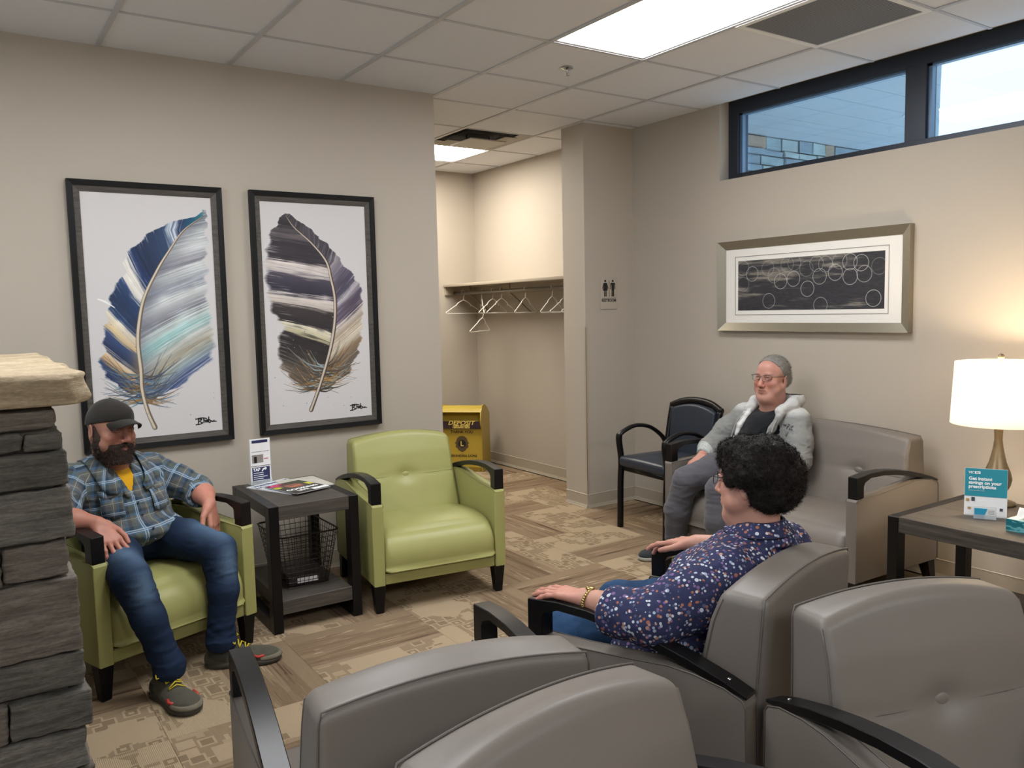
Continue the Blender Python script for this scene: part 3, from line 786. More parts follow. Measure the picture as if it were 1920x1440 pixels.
# ------------------------------------------------------------ feather pictures (flat prints, painted into generated pixels)
def feather_art(kind, W=520, Hh=1040):
    v, u = np.meshgrid(np.linspace(0, 1, Hh), np.linspace(0, 1, W), indexing='ij')
    img = np.ones((Hh, W, 3))*np.array([.80, .79, .79])
    N = lambda sx, sy, s=0: fbm(np.stack([u*sx+s, v*sy+s*1.7, np.full_like(u, s)], -1), 4)
    if kind == 1:
        Q = [(.965, .45), (.89, .40), (.80, .37), (.72, .37), (.61, .36), (.52, .38), (.42, .43), (.31, .54), (.23, .64), (.14, .77), (.08, .93)]
        Lb = [(.05, .93), (.08, .88), (.10, .72), (.115, .62), (.17, .45), (.25, .30), (.33, .28), (.38, .19), (.45, .155), (.52, .13), (.56, .10), (.63, .11), (.66, .05), (.73, .09), (.79, .20), (.83, .33)]
        Rb = [(.05, .95), (.08, .97), (.16, .955), (.2, .97), (.26, .93), (.31, .95), (.36, .93), (.42, .94), (.5, .965), (.62, .98), (.69, .95), (.75, .80), (.80, .66), (.84, .45)]
    else:
        Q = [(.95, .39), (.87, .46), (.78, .53), (.66, .61), (.54, .66), (.43, .67), (.34, .64), (.26, .60), (.18, .47), (.11, .31), (.06, .24)]
        Lb = [(.05, .22), (.13, .09), (.2, .045), (.3, .01), (.4, .02), (.48, .05), (.56, .16), (.6, .12), (.66, .09), (.75, .12), (.83, .28), (.87, .42)]
        Rb = [(.05, .28), (.13, .5), (.2, .66), (.28, .78), (.33, .88), (.4, .95), (.5, .95), (.6, .93), (.7, .88), (.79, .78), (.84, .62), (.87, .50)]
    def it(T, y): T = sorted(T); return np.interp(y, [a for a, _ in T], [b for _, b in T])
    uq = it(Q, v); sl = .42
    left = u < uq; du = np.abs(u-uq)
    jag = .020*(N(14, 70, 1)-.5)*2 + .014*np.sin(v*95+6*N(3, 8, 2))
    lb = it(Lb, v)+jag; rb = it(Rb, v)+jag
    inside = np.where(left, u > lb, u < rb) & (v > .05) & (v < .86)
    w = np.where(left, uq-lb, rb-uq); k = np.clip(du/np.maximum(w, .02), 0, 1.5)
    SL = np.where(left, .50, .12+.35*v) if kind == 1 else np.where(left, .08+.55*np.clip(v-.42, 0, 1), .45)
    t = v+SL*du
    # fibres follow the barbs
    fib = fbm(np.stack([du*4.5, (v + SL*du)*210, left*9.0], -1), 3)
    cloud = N(7, 14, 3)
    tt = t+.026*(fib-.5)*2+.02*(cloud-.5)
    def bands(x, B):
        c = np.zeros(x.shape+(3,)); ps = [b[0] for b in B]
        for ch in range(3): c[..., ch] = np.interp(x, ps, [srgb_u(b[1])[ch] for b in B])
        return c
    def srgb_u(h): h = h.lstrip('#'); return [int(h[i:i+2], 16)/255 for i in (0, 2, 4)]
    if kind == 1:
        cl = bands(tt, [(.05, '#4b8a92'), (.12, '#1f5a73'), (.16, '#2b3a5a'), (.20, '#c3ccd6'), (.23, '#30435f'), (.33, '#26324e'), (.38, '#2a3c66'), (.405, '#d7d3cb'), (.45, '#dcd8d0'), (.47, '#2e4368'), (.55, '#27344f'), (.585, '#34486b'), (.605, '#d9d2c4'), (.66, '#cbb489'), (.675, '#3a4c74'), (.74, '#2a3653'), (.765, '#d8cbb6'), (.80, '#b98d57'), (.815, '#36466a'), (.90, '#263352')])
        tan = np.exp(-(du/.07)**2)*np.clip((v-.5)*4, 0, 1)*.55
        cl = cl*(1-tan[..., None])+np.array([.72, .55, .33])*tan[..., None]
        cr = bands(tt, [(.05, '#7f878f'), (.15, '#a9aeb0'), (.24, '#c3c7c7'), (.31, '#85858f'), (.36, '#b9bebe'), (.43, '#8f93a0'), (.49, '#c8cccb'), (.56, '#84858f'), (.62, '#bcc9c6'), (.67, '#86b3b2'), (.72, '#b3b7b3'), (.78, '#9b937f'), (.83, '#8fa0a6'), (.88, '#3b4a74'), (.93, '#5e6b90'), (1.0, '#8693a8')])
        deep = np.exp(-(du/.10)**2)*.45
        cr = cr*(1-deep[..., None])+np.array([.36, .37, .42])*deep[..., None]
        wash = np.clip((fib-.35)*2.2, 0, 1)*.55*np.clip(k*1.3, 0, 1)
        cr = cr*(1-wash[..., None])+np.array([.84, .85, .85])*wash[..., None]
        sh = (np.clip((v-.88)/.1, 0, 1))
    else:
        cl = bands(tt, [(.05, '#4c484c'), (.10, '#322f33'), (.13, '#4a464a'), (.16, '#6a6264'), (.19, '#37343a'), (.28, '#39353a'), (.305, '#c9bfbb'), (.335, '#cdc5c0'), (.36, '#4b4652'), (.43, '#34323f'), (.455, '#c9c0bb'), (.49, '#c7bdb4'), (.515, '#3c3637'), (.595, '#332e30'), (.615, '#cfc8b4'), (.64, '#c2ba98'), (.665, '#2e2a2b'), (.76, '#3a3533'), (.82, '#5d564f'), (.9, '#6c5b48')])
        cr = bands(tt, [(.05, '#3a373c'), (.16, '#4b474e'), (.26, '#3d3a42'), (.30, '#8e8790'), (.36, '#5b5566'), (.44, '#4f4a5c'), (.47, '#c1bac0'), (.50, '#5c5363'), (.56, '#564b5c'), (.59, '#c6beb6'), (.64, '#a2917c'), (.70, '#cfc6b3'), (.75, '#8a745b'), (.82, '#6b6055'), (.9, '#5e5044')])
        wash = np.clip((fib-.45)*2, 0, 1)*.35
        cr = cr*(1-wash[..., None])+np.array([.8, .78, .77])*wash[..., None]
    c = np.where(left[..., None], cl, cr)*(.86+.28*fib[..., None])*(.9+.2*cloud[..., None])
    soft = np.clip((1.0-k)/.06, 0, 1)*inside
    soft = soft*np.clip(1.25-np.clip((fib-.62)*6, 0, 1)*np.clip((k-.6)*2.5, 0, 1), 0, 1)
    img = img*(1-soft[..., None])+c*soft[..., None]
    def stroke(pts, r, col, a=.85):
        P = np.array([[p.x, p.y] for p in catmull([(x, y, 0) for x, y in pts], 60)])
        r = np.interp(np.linspace(0, 1, len(P)), np.linspace(0, 1, len(r)), r) if hasattr(r, '__len__') else np.full(len(P), r)
        for (x, y), rr in zip(P, r):
            rr = max(rr, .0012); X0, X1 = int((x-rr*2)*W), int((x+rr*2)*W)+2; Y0, Y1 = int((y-rr)*Hh), int((y+rr)*Hh)+2
            X0, Y0 = max(X0, 0), max(Y0, 0); s = np.s_[Y0:Y1, X0:X1]
            if img[s].size == 0: continue
            d = np.hypot((u[s]-x), (v[s]-y)*2)/rr
            m = np.clip((1.6-d), 0, 1)[..., None]*a
            img[s] = img[s]*(1-m)+np.array(srgb_u(col))*m
    r2 = random.Random(kind)
    q = [(b, a) for a, b in Q][::-1]
    # loose down at the foot
    bx_, by_ = it(Q, np.array(.84)), .84
    cols = ['#5b6f86', '#3c4a63', '#8b6d45', '#6f8f98', '#55504a'] if kind == 1 else ['#3b342e', '#7b6242', '#b08a56', '#8fa3a8', '#4c4640', '#5c5148']
    for n_ in range(110 if kind == 1 else 150):
        s_ = -1 if r2.random() < .5 else 1; y0_ = r2.uniform(.74, .86); x0_ = float(it(Q, np.array(y0_)))
        L = r2.uniform(.12, .36)*(1 if kind == 2 else .9); up = r2.uniform(-.13, .05)
        stroke([(x0_, y0_), (x0_+s_*L*.5, y0_+up*.35+.01), (x0_+s_*L, y0_+up)], [r2.uniform(.003, .008), .0015], r2.choice(cols), r2.uniform(.25, .6))
    stroke(q, [.004, .007, .010, .013, .013, .012, .014], '#6a5f55' if kind == 1 else '#4e4238', .9)
    stroke([(x-.004, y) for x, y in q], [.001, .004, .006, .007, .008, .007, .007], '#cdc2ab' if kind == 1 else '#c9bdb0', .9)
    if kind == 1: stroke([(.08, .425), (.13, .435), (.20, .46)], [.003, .006, .002], '#e8e8e6', 1)
    for n_ in range(26):
        stroke([(r2.uniform(.05, .95), r2.uniform(.5, .95))]*2, r2.uniform(.0015, .004), '#8a8f98', .5)
    # signature
    x0_, y0_ = .78, .945
    for P in ([(0, 0), (.045, -.004), (.09, 0)], [(.02, -.004), (.018, .02), (.0, .024)], [(.02, 0), (.05, .002), (.03, .010), (.055, .018), (.02, .024)], [(.065, -.004), (.066, .018)], [(.075, .006), (.082, .016), (.09, .006), (.095, .016), (.102, .004)], [(.108, -.006), (.108, .018), (.125, .014), (.112, .006)], [(.13, .012), (.14, .016), (.15, .012), (.155, .016)], [(.165, .016), (.168, .016)]):
        stroke([(x0_+a, y0_+b) for a, b in P], .0032, '#151515', 1)
    return np.where(img <= .04045, img/12.92, ((img+.055)/1.055)**2.4) if False else img
M_fblack = simple('picture_frame_black', '#0a0a0b', .5, vary=.1, spec=.25)
M_fgrey = woodgrain('picture_liner_grey', '#3b3733', '#57524c')
def frame_mitre(name, w, h, wd, y0_, y1_, mat, parent, inner_y=None):
    """four mitred sides of a frame in the x-z plane, centre at the origin"""
    bm = bmesh.new(); W, Hh = w/2, h/2
    o = [(-W, -Hh), (W, -Hh), (W, Hh), (-W, Hh)]; i = [(-W+wd, -Hh+wd), (W-wd, -Hh+wd), (W-wd, Hh-wd), (-W+wd, Hh-wd)]
    iy = y0_ if inner_y is None else inner_y
    for k in range(4):
        a, b, c, d = o[k], o[(k+1) % 4], i[(k+1) % 4], i[k]
        F_ = [bm.verts.new((a[0], y0_, a[1])), bm.verts.new((b[0], y0_, b[1])), bm.verts.new((c[0], iy, c[1])), bm.verts.new((d[0], iy, d[1]))]
        B_ = [bm.verts.new((p[0], y1_, p[1])) for p in (a, b, c, d)]
        bm.faces.new(F_); bm.faces.new(B_[::-1])
        for q in range(4): bm.faces.new((F_[q], B_[q], B_[(q+1) % 4], F_[(q+1) % 4]))
    return bm_obj(name, bm, mat, parent)
def feather_picture(cx, kind, label):
    w, h = .708, 1.305
    t = empty('framed_picture', (cx, YA, 1.459)); tag(t, label, 'picture', 'pair of feather pictures')
    frame_mitre('frame', w, h, .026, -.034, -.0005, M_fblack, t, -.030)
    frame_mitre('frame_liner', w-.052, h-.052, .028, -.024, -.0005, M_fgrey, t, -.018)
    W, Hh = (w-.108)/2, (h-.108)/2
    box('canvas', (-W, -.014, -Hh), (W, -.0006, Hh), simple('canvas_white', '#d9d6d4', .7), t)
    print_quad('print', [(-W, -.0146, Hh), (W, -.0146, Hh), (W, -.0146, -Hh), (-W, -.0146, -Hh)], print_mat('feather_print_%s' % ('blue' if kind == 1 else 'brown'), feather_art(kind), .6, .25), t)
feather_picture(.843, 1, 'tall framed painting of a blue and grey feather on white')
feather_picture(1.694, 2, 'tall framed painting of a dark brown and cream striped feather')

# circles picture on the window wall
def circles_art(W=900, Hh=280):
    v, u = np.meshgrid(np.linspace(0, 1, Hh), np.linspace(0, 1, W), indexing='ij')
    n = fbm(np.stack([u*7, v*22, u*0+4], -1), 4); n2 = fbm(np.stack([u*3, v*3, u*0+9], -1), 3)
    m = np.clip((n*.6+n2*.75-.70)*5, 0, 1)[..., None]
    img = np.array([.20, .20, .215])*(1-m)+np.array([.47, .45, .42])*m
    img = img*(.8+.4*fbm(np.stack([u*40, v*90, u*0], -1), 2))[..., None]
    for px, py, s in [(155, 1095, 1), (198, 1118, 1.4), (270, 1095, .8), (298, 1125, .9), (327, 1150, 1.5), (356, 1080, .8), (386, 1075, .9), (383, 1140, 1.4), (437, 1100, .8), (478, 1080, 1), (442, 1182, 1.6), (491, 1132, 1.4), (514, 1082, 1.1), (553, 1117, 1.5), (496, 1250, 1.2), (275, 1230, 1.3), (608, 1075, 1.5), (610, 1135, 1.5), (650, 1080, 1.6), (662, 1125, 1.4), (696, 1225, 1.6), (155, 1160, .8), (570, 1070, .9), (715, 1095, .8)]:
        cx = (px-131)/(735-131); t_ = 1066-(px-131)*.055; cy = (py-t_)/(1268-t_)
        d = np.hypot((u-cx)*W/Hh, v-cy)
        m = np.clip(1-np.abs(d-.145)/.010, 0, 1)[..., None]*min(1, s*.62)
        img = img*(1-m)+np.array([.72, .71, .69])*m
    return img
M_champ = simple('champagne_frame', '#8d8676', .32, .55, vary=.08, nscale=60)
t = empty('framed_picture', (XB, 3.077, 1.573), R(-90)); tag(t, 'wide champagne framed picture of pale circles on charcoal above the sofa', 'picture')
frame_mitre('frame', 1.31, .572, .052, -.042, -.0005, M_champ, t, -.020)
box('mat_board', (-.605, -.016, -.236), (.605, -.0006, .236), simple('mat_white', '#dfdcd6', .6, vary=.01), t)
frame_mitre('mat_bevel', 1.055, .372, .004, -.0175, -.016, simple('mat_core', '#8f8c87', .6), t)
print_quad('print', [(-.503, -.0168, .157), (.503, -.0168, .157), (.503, -.0168, -.157), (-.503, -.0168, -.157)], print_mat('circles_print', circles_art(), .5, .3), t)

# ------------------------------------------------------------ lamp
M_shade = NT('linen_shade'); 
_tl = M_shade.n('ShaderNodeBsdfTranslucent', ins={0: (.95, .90, .80, 1)}); _df = M_shade.n('ShaderNodeBsdfDiffuse', ins={0: (.86, .80, .70, 1)})
_mx = M_shade.n('ShaderNodeMixShader', ins={0: .55, 1: _df.outputs[0], 2: _tl.outputs[0]}); M_shade.l(_mx.outputs[0], M_shade.out.inputs[0]); M_shade = M_shade.m
M_brass = simple('aged_brass', '#7d7059', .35, .6, vary=.15, nscale=20)
t = empty('table_lamp', (3.77, 1.765, .552)); tag(t, 'lit table lamp with white drum shade and slim brass stem', 'lamp')
bm = bmesh.new()
for r0_, r1_ in ((.178, .192), (.1765, .1905)):
    lathe(bm, [(r0_, .632), (r1_, .360)], 48)
bm_obj('lamp_shade', bm, M_shade, t, smooth=True)
bm = bmesh.new()
lathe(bm, [(0, .001), (.075, .001), (.075, .012), (.03, .018), (.02, .03), (.034, .05), (.052, .085), (.058, .115), (.050, .15), (.034, .19), (.021, .25), (.016, .29), (.0185, .34), (.024, .385), (.022, .40), (0, .402)], 32)
bm_obj('lamp_base', bm, M_brass, t, smooth=True)
bm = bmesh.new(); lathe(bm, [(0, .40), (.017, .40), (.017, .45), (.012, .452), (0, .452)], 16); bm_obj('socket', bm, M_brass, t, smooth=True)
M_bulb = emit('bulb_glow', (1, .78, .48), 60)
bm = bmesh.new(); lathe(bm, [(0, .45), (.013, .452), (.02, .475), (.029, .50), (.028, .52), (.017, .54), (0, .546)], 20); bm_obj('light_bulb', bm, M_bulb, t, smooth=True)
tube_obj('harp', catmull([(0, -.012, .45), (0, -.05, .50), (0, -.045, .58), (0, 0, .628), (0, .045, .58), (0, .05, .50), (0, .012, .45)], 5), .0018, M_brass, t, seg=6)
for k in range(3):
    a = R(90+120*k); tube_obj('spider_arm', [(0, 0, .630), (.177*math.cos(a), .177*math.sin(a), .631)], .0016, M_brass, t, seg=5)
bm = bmesh.new(); lathe(bm, [(0, .628), (.006, .63), (.004, .638), (.012, .648), (.014, .655), (.009, .664), (0, .668)], 16); bm_obj('finial', bm, M_brass, t, smooth=True)
ld = bpy.data.lights.new('bulb_light', 'POINT'); ld.energy = LAMP_WATT; ld.color = (1, .80, .56); ld.shadow_soft_size = .03
lo_ = bpy.data.objects.new('bulb_light', ld); link(lo_, t); lo_.location = (0, 0, .575)

# ------------------------------------------------------------ counter card, business cards, tissue box
M_paper = simple('paper_white', '#e9e9e9', .5, vary=.01); M_teal = simple('teal_print', '#168a9c', .45, vary=.02); M_white = simple('white_print', '#f2f4f4', .5, vary=.01)
M_acr = simple('clear_acrylic', '#d8dde0', .08, spec=.8, Alpha=.35)
t = empty('counter_card', (3.521, 1.692, .5525), R(-63)); t.scale = (1.15, 1.15, 1.15); tag(t, 'small teal and white prescription savings card standing on the lamp table', 'card')
tilt = R(-10)
def cc(name, lo, hi, mat, z=0):
    o = box(name, (lo[0], -.0006-z, lo[1]), (hi[0], .0006-z, hi[1]), mat, t); o.rotation_euler = (tilt, 0, 0); return o
cc('card', (-.068, 0), (.068, .172), M_paper); cc('teal_panel', (-.067, .070), (.067, .171), M_teal, .001)
sl, cl_ = math.sin(-tilt), math.cos(tilt)
def ct(s, size, u, v, mat, bold=.0, al='LEFT'):
    return text('lettering', s, size, (u, -.0022+v*sl, v*cl_), (R(90)+tilt, 0, 0), mat, t, bold, al)
ct('Get instant', .0165, -.055, .134, M_white, .0006); ct('savings on your', .0165, -.055, .1195, M_white, .0006); ct('prescriptions', .0165, -.055, .105, M_white, .0006)
ct('VIC', .012, -.056, .156, M_white, .0003); cc('badge', (-.036, .151), (-.018, .161), M_white, .0018); ct('Rx', .009, -.032, .156, M_teal, .0003)
ct('visit our pharmacy online', .005, -.055, .091, M_white)
for (a, b, c, d), m in (((-.062, .050, -.052, .060), 'pill_amber'), ((-.045, .052, -.034, .066), 'bottle_brown'), ((-.056, .022, -.046, .030), 'pill_amber'), ((.045, .022, .055, .032), 'bottle_brown')):
    cc('picture_spot', (a, b), (c, d), simple(m, '#b08c4a' if 'amber' in m else '#3d4148', .5), .0016)
cc('stand_foot', (-.066, -.001), (.066, .003), M_acr, .02)
t2 = empty('business_card_holder', (3.470, 1.665, .5525), R(-63)); tag(t2, 'clear holder of blue and white business cards before the teal card', 'card holder')
for k in range(3):
    box('business_card', (-.042, .004+.0012*k, .003), (.036, .0046+.0012*k, .045), M_paper, t2)
poly_plate('blue_print', [[(-.041, .004), (-.008, .004), (.006, .044), (-.041, .044)]], simple('sky_blue_print', '#2a9fc4', .5), t2, lambda u, v, h: (u, .0034-h, v))
box('holder_front', (-.044, 0, 0), (.038, .0016, .018), M_acr, t2); box('holder_base', (-.044, 0, 0), (.038, .03, .0016), M_acr, t2); box('holder_back', (-.044, .012, .0016), (.038, .0135, .05), M_acr, t2)
for z in (.034, .028, .022): box('print_line', (.008, .0032, z), (.031, .0036, z+.0018), simple('grey_print', '#8a8f92', .5), t2)
def teal_floral():
    v, u = np.meshgrid(np.linspace(0, 1, 120), np.linspace(0, 1, 260), indexing='ij')
    n = fbm(np.stack([u*9, v*5, u*0+2], -1), 3)
    m = np.clip((n-.5)*7, 0, 1)[..., None]
    return np.array([.10, .42, .47])*(1-m)+np.array([.42, .68, .70])*m
t = empty('tissue_box', (3.415, 1.42, .5525), R(-93)); tag(t, 'teal patterned tissue box with a white tissue at the right edge', 'tissue box')
M_tis = print_mat('tissue_box_print', teal_floral(), .45)
bm = bmesh.new(); bx(bm, (-.115, -.055, 0), (.115, .06, .046)); me = bm_obj('carton', bm, simple('carton_teal', '#1f7f8a', .45), t)
print_quad('printed_side', [(-.115, -.0553, .046), (.115, -.0553, .046), (.115, -.0553, 0), (-.115, -.0553, 0)], M_tis, t)
print_quad('printed_end', [(-.1153, .06, .046), (-.1153, -.055, .046), (-.1153, -.055, 0), (-.1153, .06, 0)], M_tis, t)
box('top_panel', (-.113, -.053, .0461), (.113, .058, .0475), simple('pale_mint', '#b9d3cf', .5), t)
V = []; Fc = []; n = 14
for i in range(n):
    for j in range(n):
        a, b = i/(n-1)-.5, j/(n-1)-.5
        V.append((-.01+a*.16, b*.07+.01*math.sin(a*17), .049+.05*math.exp(-(b*3.2)**2)*(1-.6*abs(a))+.006*math.sin(a*23+b*9)))
for i in range(n-1):
    for j in range(n-1): Fc.append((i*n+j, (i+1)*n+j, (i+1)*n+j+1, i*n+j+1))
mesh_obj('tissue', V, Fc, simple('tissue_white', '#f0eee9', .9, vary=.01), t, True)

# ------------------------------------------------------------ magazines and leaflet holder on the small table
M_glossw = simple('glossy_white', '#d6dbe2', .25, vary=.02); M_ink = simple('navy_ink', '#232a55', .4); M_inkk = simple('black_ink', '#17171a', .35)
def magazine(x, y, z, a, w, h, th, label, cover):
    t = empty('magazine', (x, y, z), R(a)); tag(t, label, 'magazine', 'magazines fanned on the side table')
    box('pages', (-w/2+.001, -h/2+.001, 0), (w/2-.001, h/2-.001, th-.0006), M_paper, t)
    box('cover', (-w/2, -h/2, th-.0006), (w/2, h/2, th), cover, t)
    return t
Z = .5925
m1 = magazine(1.345, 4.02, Z, 24, .25, .32, .005, 'pale magazine at the bottom of the fan with a big dark title', M_glossw)
text('lettering', 'Wine Spectator', .034, (0, .125, .0055), (0, 0, 0), M_ink, m1, .0006)
text('lettering', 'NAPA', .02, (-.1, .085, .0055), (0, 0, 0), M_inkk, m1)
m3 = magazine(1.43, 4.02, Z+.0052, 2, .21, .27, .004, 'white magazine sticking out to the right of the fan', simple('cover_pale', '#cfcbbf', .25, vary=.25, nscale=18))
def cover_art():
    v, u = np.meshgrid(np.linspace(0, 1, 280), np.linspace(0, 1, 220), indexing='ij')
    img = np.ones((280, 220, 3))*np.array([.16, .15, .14]); n = fbm(np.stack([u*8, v*8, u*0+3], -1), 3)[..., None]
    img *= .6+.9*n
    def blob(cx, cy, rx, ry, c):
        m = np.clip(2.2-2*np.hypot((u-cx)/rx, (v-cy)/ry), 0, 1)[..., None]; img[:] = img*(1-m)+np.array(c)*m
    blob(.25, .12, .3, .14, (.80, .12, .42)); blob(.75, .15, .3, .16, (.12, .25, .14)); blob(.08, .33, .14, .1, (.75, .78, .15))
    blob(.52, .36, .27, .20, (.72, .44, .32)); blob(.52, .32, .18, .03, (.30, .16, .12)); blob(.55, .46, .10, .025, (.60, .15, .18)); blob(.55, .16, .30, .09, (.16, .10, .08))
    return img
m2 = magazine(1.365, 3.93, Z+.0094, 17, .205, .26, .004, 'dark glossy cookery magazine on top of the fan showing a smiling face', M_inkk)
print_quad('cover_print', [(-.1025, .13, .0042), (.1025, .13, .0042), (.1025, -.13, .0042), (-.1025, -.13, .0042)], print_mat('magazine_cover_print', cover_art(), .25), m2)
text('lettering', 'COOKING', .038, (-.005, -.045, .0046), (0, 0, 0), M_white, m2, .0012)
text('lettering', 'LIVE', .034, (-.03, -.085, .0046), (0, 0, 0), M_white, m2, .0012)
box('address_label', (.01, -.122, .0042), (.1, -.085, .0046), M_white, m2)
box('yellow_flash', (.07, .0, .0042), (.1, .05, .0045), simple('yellow_print', '#c9c43a', .4), m2)
t = empty('leaflet_holder', (1.262, 4.175, .5925), R(4)); tag(t, 'white and navy tap to pay leaflet standing on the side table', 'leaflet')
def lh(name, lo, hi, mat, k=1, yy=0.0):
    return box(name, (lo[0], yy-.0012*k, lo[1]), (hi[0], yy-.0012*(k-1), hi[1]), mat, t)
lh('leaflet', (-.052, .004), (.052, .235), M_paper); lh('navy_panel', (-.046, .008), (.046, .088), simple('navy_panel', '#2b2f58', .4), 2)
lh('navy_heading', (-.042, .214), (.04, .228), MATS['navy_panel'], 2)
lh('grey_line', (-.046, .168), (.046, .170), MATS['grey_print'], 2); lh('grey_line', (-.05, .094), (.05, .096), M_inkk, 2)
lh('photo_spot', (-.044, .112), (.014, .150), simple('photo_grey', '#8c8580', .4, vary=.4, nscale=40), 2); lh('photo_frame_line', (-.046, .150), (.016, .152), M_inkk, 2); lh('photo_figure', (-.034, .112), (-.020, .144), M_inkk, 3)
text('lettering', 'TAP', .021, (-.042, -.0030, .076), (R(90), 0, 0), M_white, t, .0008, 'LEFT')
poly_plate('arrow', [[(.002, .066), (.010, .080), (.020, .083), (.020, .088), (.032, .079), (.020, .070), (.020, .075), (.014, .074), (.008, .066)]], M_white, t, lambda u, v, h: (u, -.0026-h, v))
for z in (.058, .048, .038, .028, .018): lh('print_line', (-.040, z), (.012+.02*((z*1000) % 3 > 1), z+.0025), M_white, 3)
lh('red_print', (.018, .128), (.040, .132), simple('red_print', '#b04a55', .4), 2)
box('acrylic_front', (-.056, -.0062, 0), (.056, -.0046, .022), M_acr, t); box('acrylic_back', (-.056, .0006, 0), (.056, .0022, .235), M_acr, t); box('acrylic_foot', (-.056, -.0062, 0), (.056, .05, .0016), M_acr, t)

# ------------------------------------------------------------ wire basket on the lower shelf
M_wire = simple('brown_wire', '#2b211d', .4, .4)
t = empty('wire_basket', (1.343, 3.90, .1505), R(0)); tag(t, 'brown wire basket on the lower shelf of the side table', 'basket')
bm = bmesh.new()
def ring(z, grow=0):
    f = z/.27; hx, hy = .108+.040*f+grow, .13+.05*f+grow; c = .03
    P = []
    for sx, sy, a0 in ((1, 1, 0), (-1, 1, 90), (-1, -1, 180), (1, -1, 270)):
        for k in range(4):
            a = R(a0+30*k); P.append((sx*(hx-c)+c*math.cos(a), sy*(hy-c)+c*math.sin(a), z))
    return P
for z in np.linspace(.004, .262, 11): tube(bm, ring(z), .0016, 4, closed=True)
rg0, rg1 = ring(.004), ring(.262)
def per(P, f):
    P = [Vector(p) for p in P]; L = [(P[(i+1) % len(P)]-P[i]).length for i in range(len(P))]; s = f*sum(L)
    for i in range(len(P)):
        if s <= L[i]: return P[i].lerp(P[(i+1) % len(P)], s/L[i])
        s -= L[i]
    return P[0]
for k in range(44): tube(bm, [per(rg0, k/44), per(rg1, k/44)], .0014, 4)
for k in range(9):
    x = -.1+.025*k; tube(bm, [(x, -.13, .004), (x, .13, .004)], .0014, 4)
    y = -.12+.03*k; tube(bm, [(-.108, y, .004), (.108, y, .004)], .0014, 4)
tag(bm_obj('wire_mesh', bm, M_wire, t), kind='stuff')
tube_obj('rim', ring(.266, .001), .0032, M_wire, t, closed=True, seg=6)
bk = empty('ring_binder', (1.345, 3.86, .158), R(-4)); tag(bk, 'dark binder with a white spine label lying inside the wire basket', 'binder')
box('cover', (-.09, -.09, 0), (.085, .09, .045), simple('binder_brown', '#241c1a', .5), bk, .004); box('spine_label', (-.05, -.0915, .012), (.05, -.0901, .036), M_paper, bk)

# ------------------------------------------------------------ donation bin
M_yel = simple('yellow_enamel', '#b39a38', .35, vary=.05); M_brn = simple('brown_band', '#2c1c22', .4)
t = empty('donation_bin', (3.735, 6.345, 0), R(-45)); tag(t, 'yellow eyeglass donation bin with DEPOSIT band in the coat closet', 'donation bin')
bw_, bh, bd = .19, .60, .33
for s in (-1, 1):
    bm = bmesh.new(); pr_ = [(0, .002), (0, .40)] + [(-.035*math.sin(R(a))+.0, .40+.06*(a/90)) for a in (30, 60, 90)] + [(-.03, .50), (-.005, .56), (.04, .597), (.09, .606), (.16, .597), (.25, .56), (bd, .50), (bd, .002)]
    a, b = sorted((s*bw_, s*(bw_-.010))); extrude_profile(bm, pr_, a, b, .002, 1); bm_obj('side_panel', bm, M_yel, t, auto=35)
box('front_panel', (-bw_+.01, .012, .04), (bw_-.01, .02, .40), M_yel, t); box('back_panel', (-bw_+.01, bd-.012, .03), (bw_-.01, bd-.002, .5), M_yel, t)
bm = bmesh.new(); pr_ = [(-.004, .545), (.04, .587), (.09, .596), (.16, .587), (.25, .55), (.25, .54), (.16, .577), (.09, .586), (.045, .578), (.002, .538)]
extrude_profile(bm, pr_, -bw_+.01, bw_-.01); bm_obj('hood', bm, M_yel, t, auto=35)
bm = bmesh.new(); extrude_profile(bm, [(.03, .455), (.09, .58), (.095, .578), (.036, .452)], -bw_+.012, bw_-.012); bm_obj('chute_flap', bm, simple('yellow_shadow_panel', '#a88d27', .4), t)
bm = bmesh.new(); extrude_profile(bm, [(-.012, .395), (-.002, .462), (.004, .46), (-.004, .393)], -bw_+.011, bw_-.011); bm_obj('slot_band', bm, M_brn, t)
box('chute_floor', (-bw_+.012, .0, .452), (bw_-.012, .05, .458), M_brn, t); box('plinth', (-bw_+.02, .03, .001), (bw_-.02, bd-.02, .04), M_yel, t)
for s_, sz, z in (('DEPOSIT', .050, .446), ('USED GLASSES', .019, .4215), ('HEARING AIDS', .019, .4055)):
    text('lettering', s_, sz, (0, -.0125+(z-.395)*.15, z), (R(82), 0, 0), simple('yellow_letters', '#d8bf5a', .5), t, .0008, shear=.25, sx=1.25)
text('lettering', 'THANK YOU', .036, (0, .0112, .362), (R(90), 0, 0), M_black, t, .0006)
text('lettering', 'ALEXANDRIA LIONS', .030, (0, .0112, .145), (R(90), 0, 0), M_black, t, .0006)
fr = lambda u, v, h: (u, .0115-h, v)
poly_plate('emblem_shape', [[(-.055, .275), (-.045, .305), (-.025, .322), (0, .327), (.025, .322), (.045, .305), (.055, .275), (.066, .262), (.055, .25), (.060, .225), (.045, .215), (.03, .195), (0, .178), (-.03, .195), (-.045, .215), (-.060, .225), (-.055, .25), (-.066, .262)]], simple('emblem_grey', '#55482f', .5), t, fr, .0008)
poly_plate('emblem_disc', [circ(0, .255, .036, 24)], M_black, t, fr, .0014)
text('lettering', 'L', .062, (0, .0096, .254), (R(90), 0, 0), MATS['yellow_letters'], t, .0022)
poly_plate('emblem_mark', [[(-.03+.001*k, .548), (-.02+.001*k, .535), (.02, .535), (.03, .548), (.02, .543), (-.02, .543)] for k in (0,)], M_brn, t, lambda u, v, h: (u, .073-h, v))

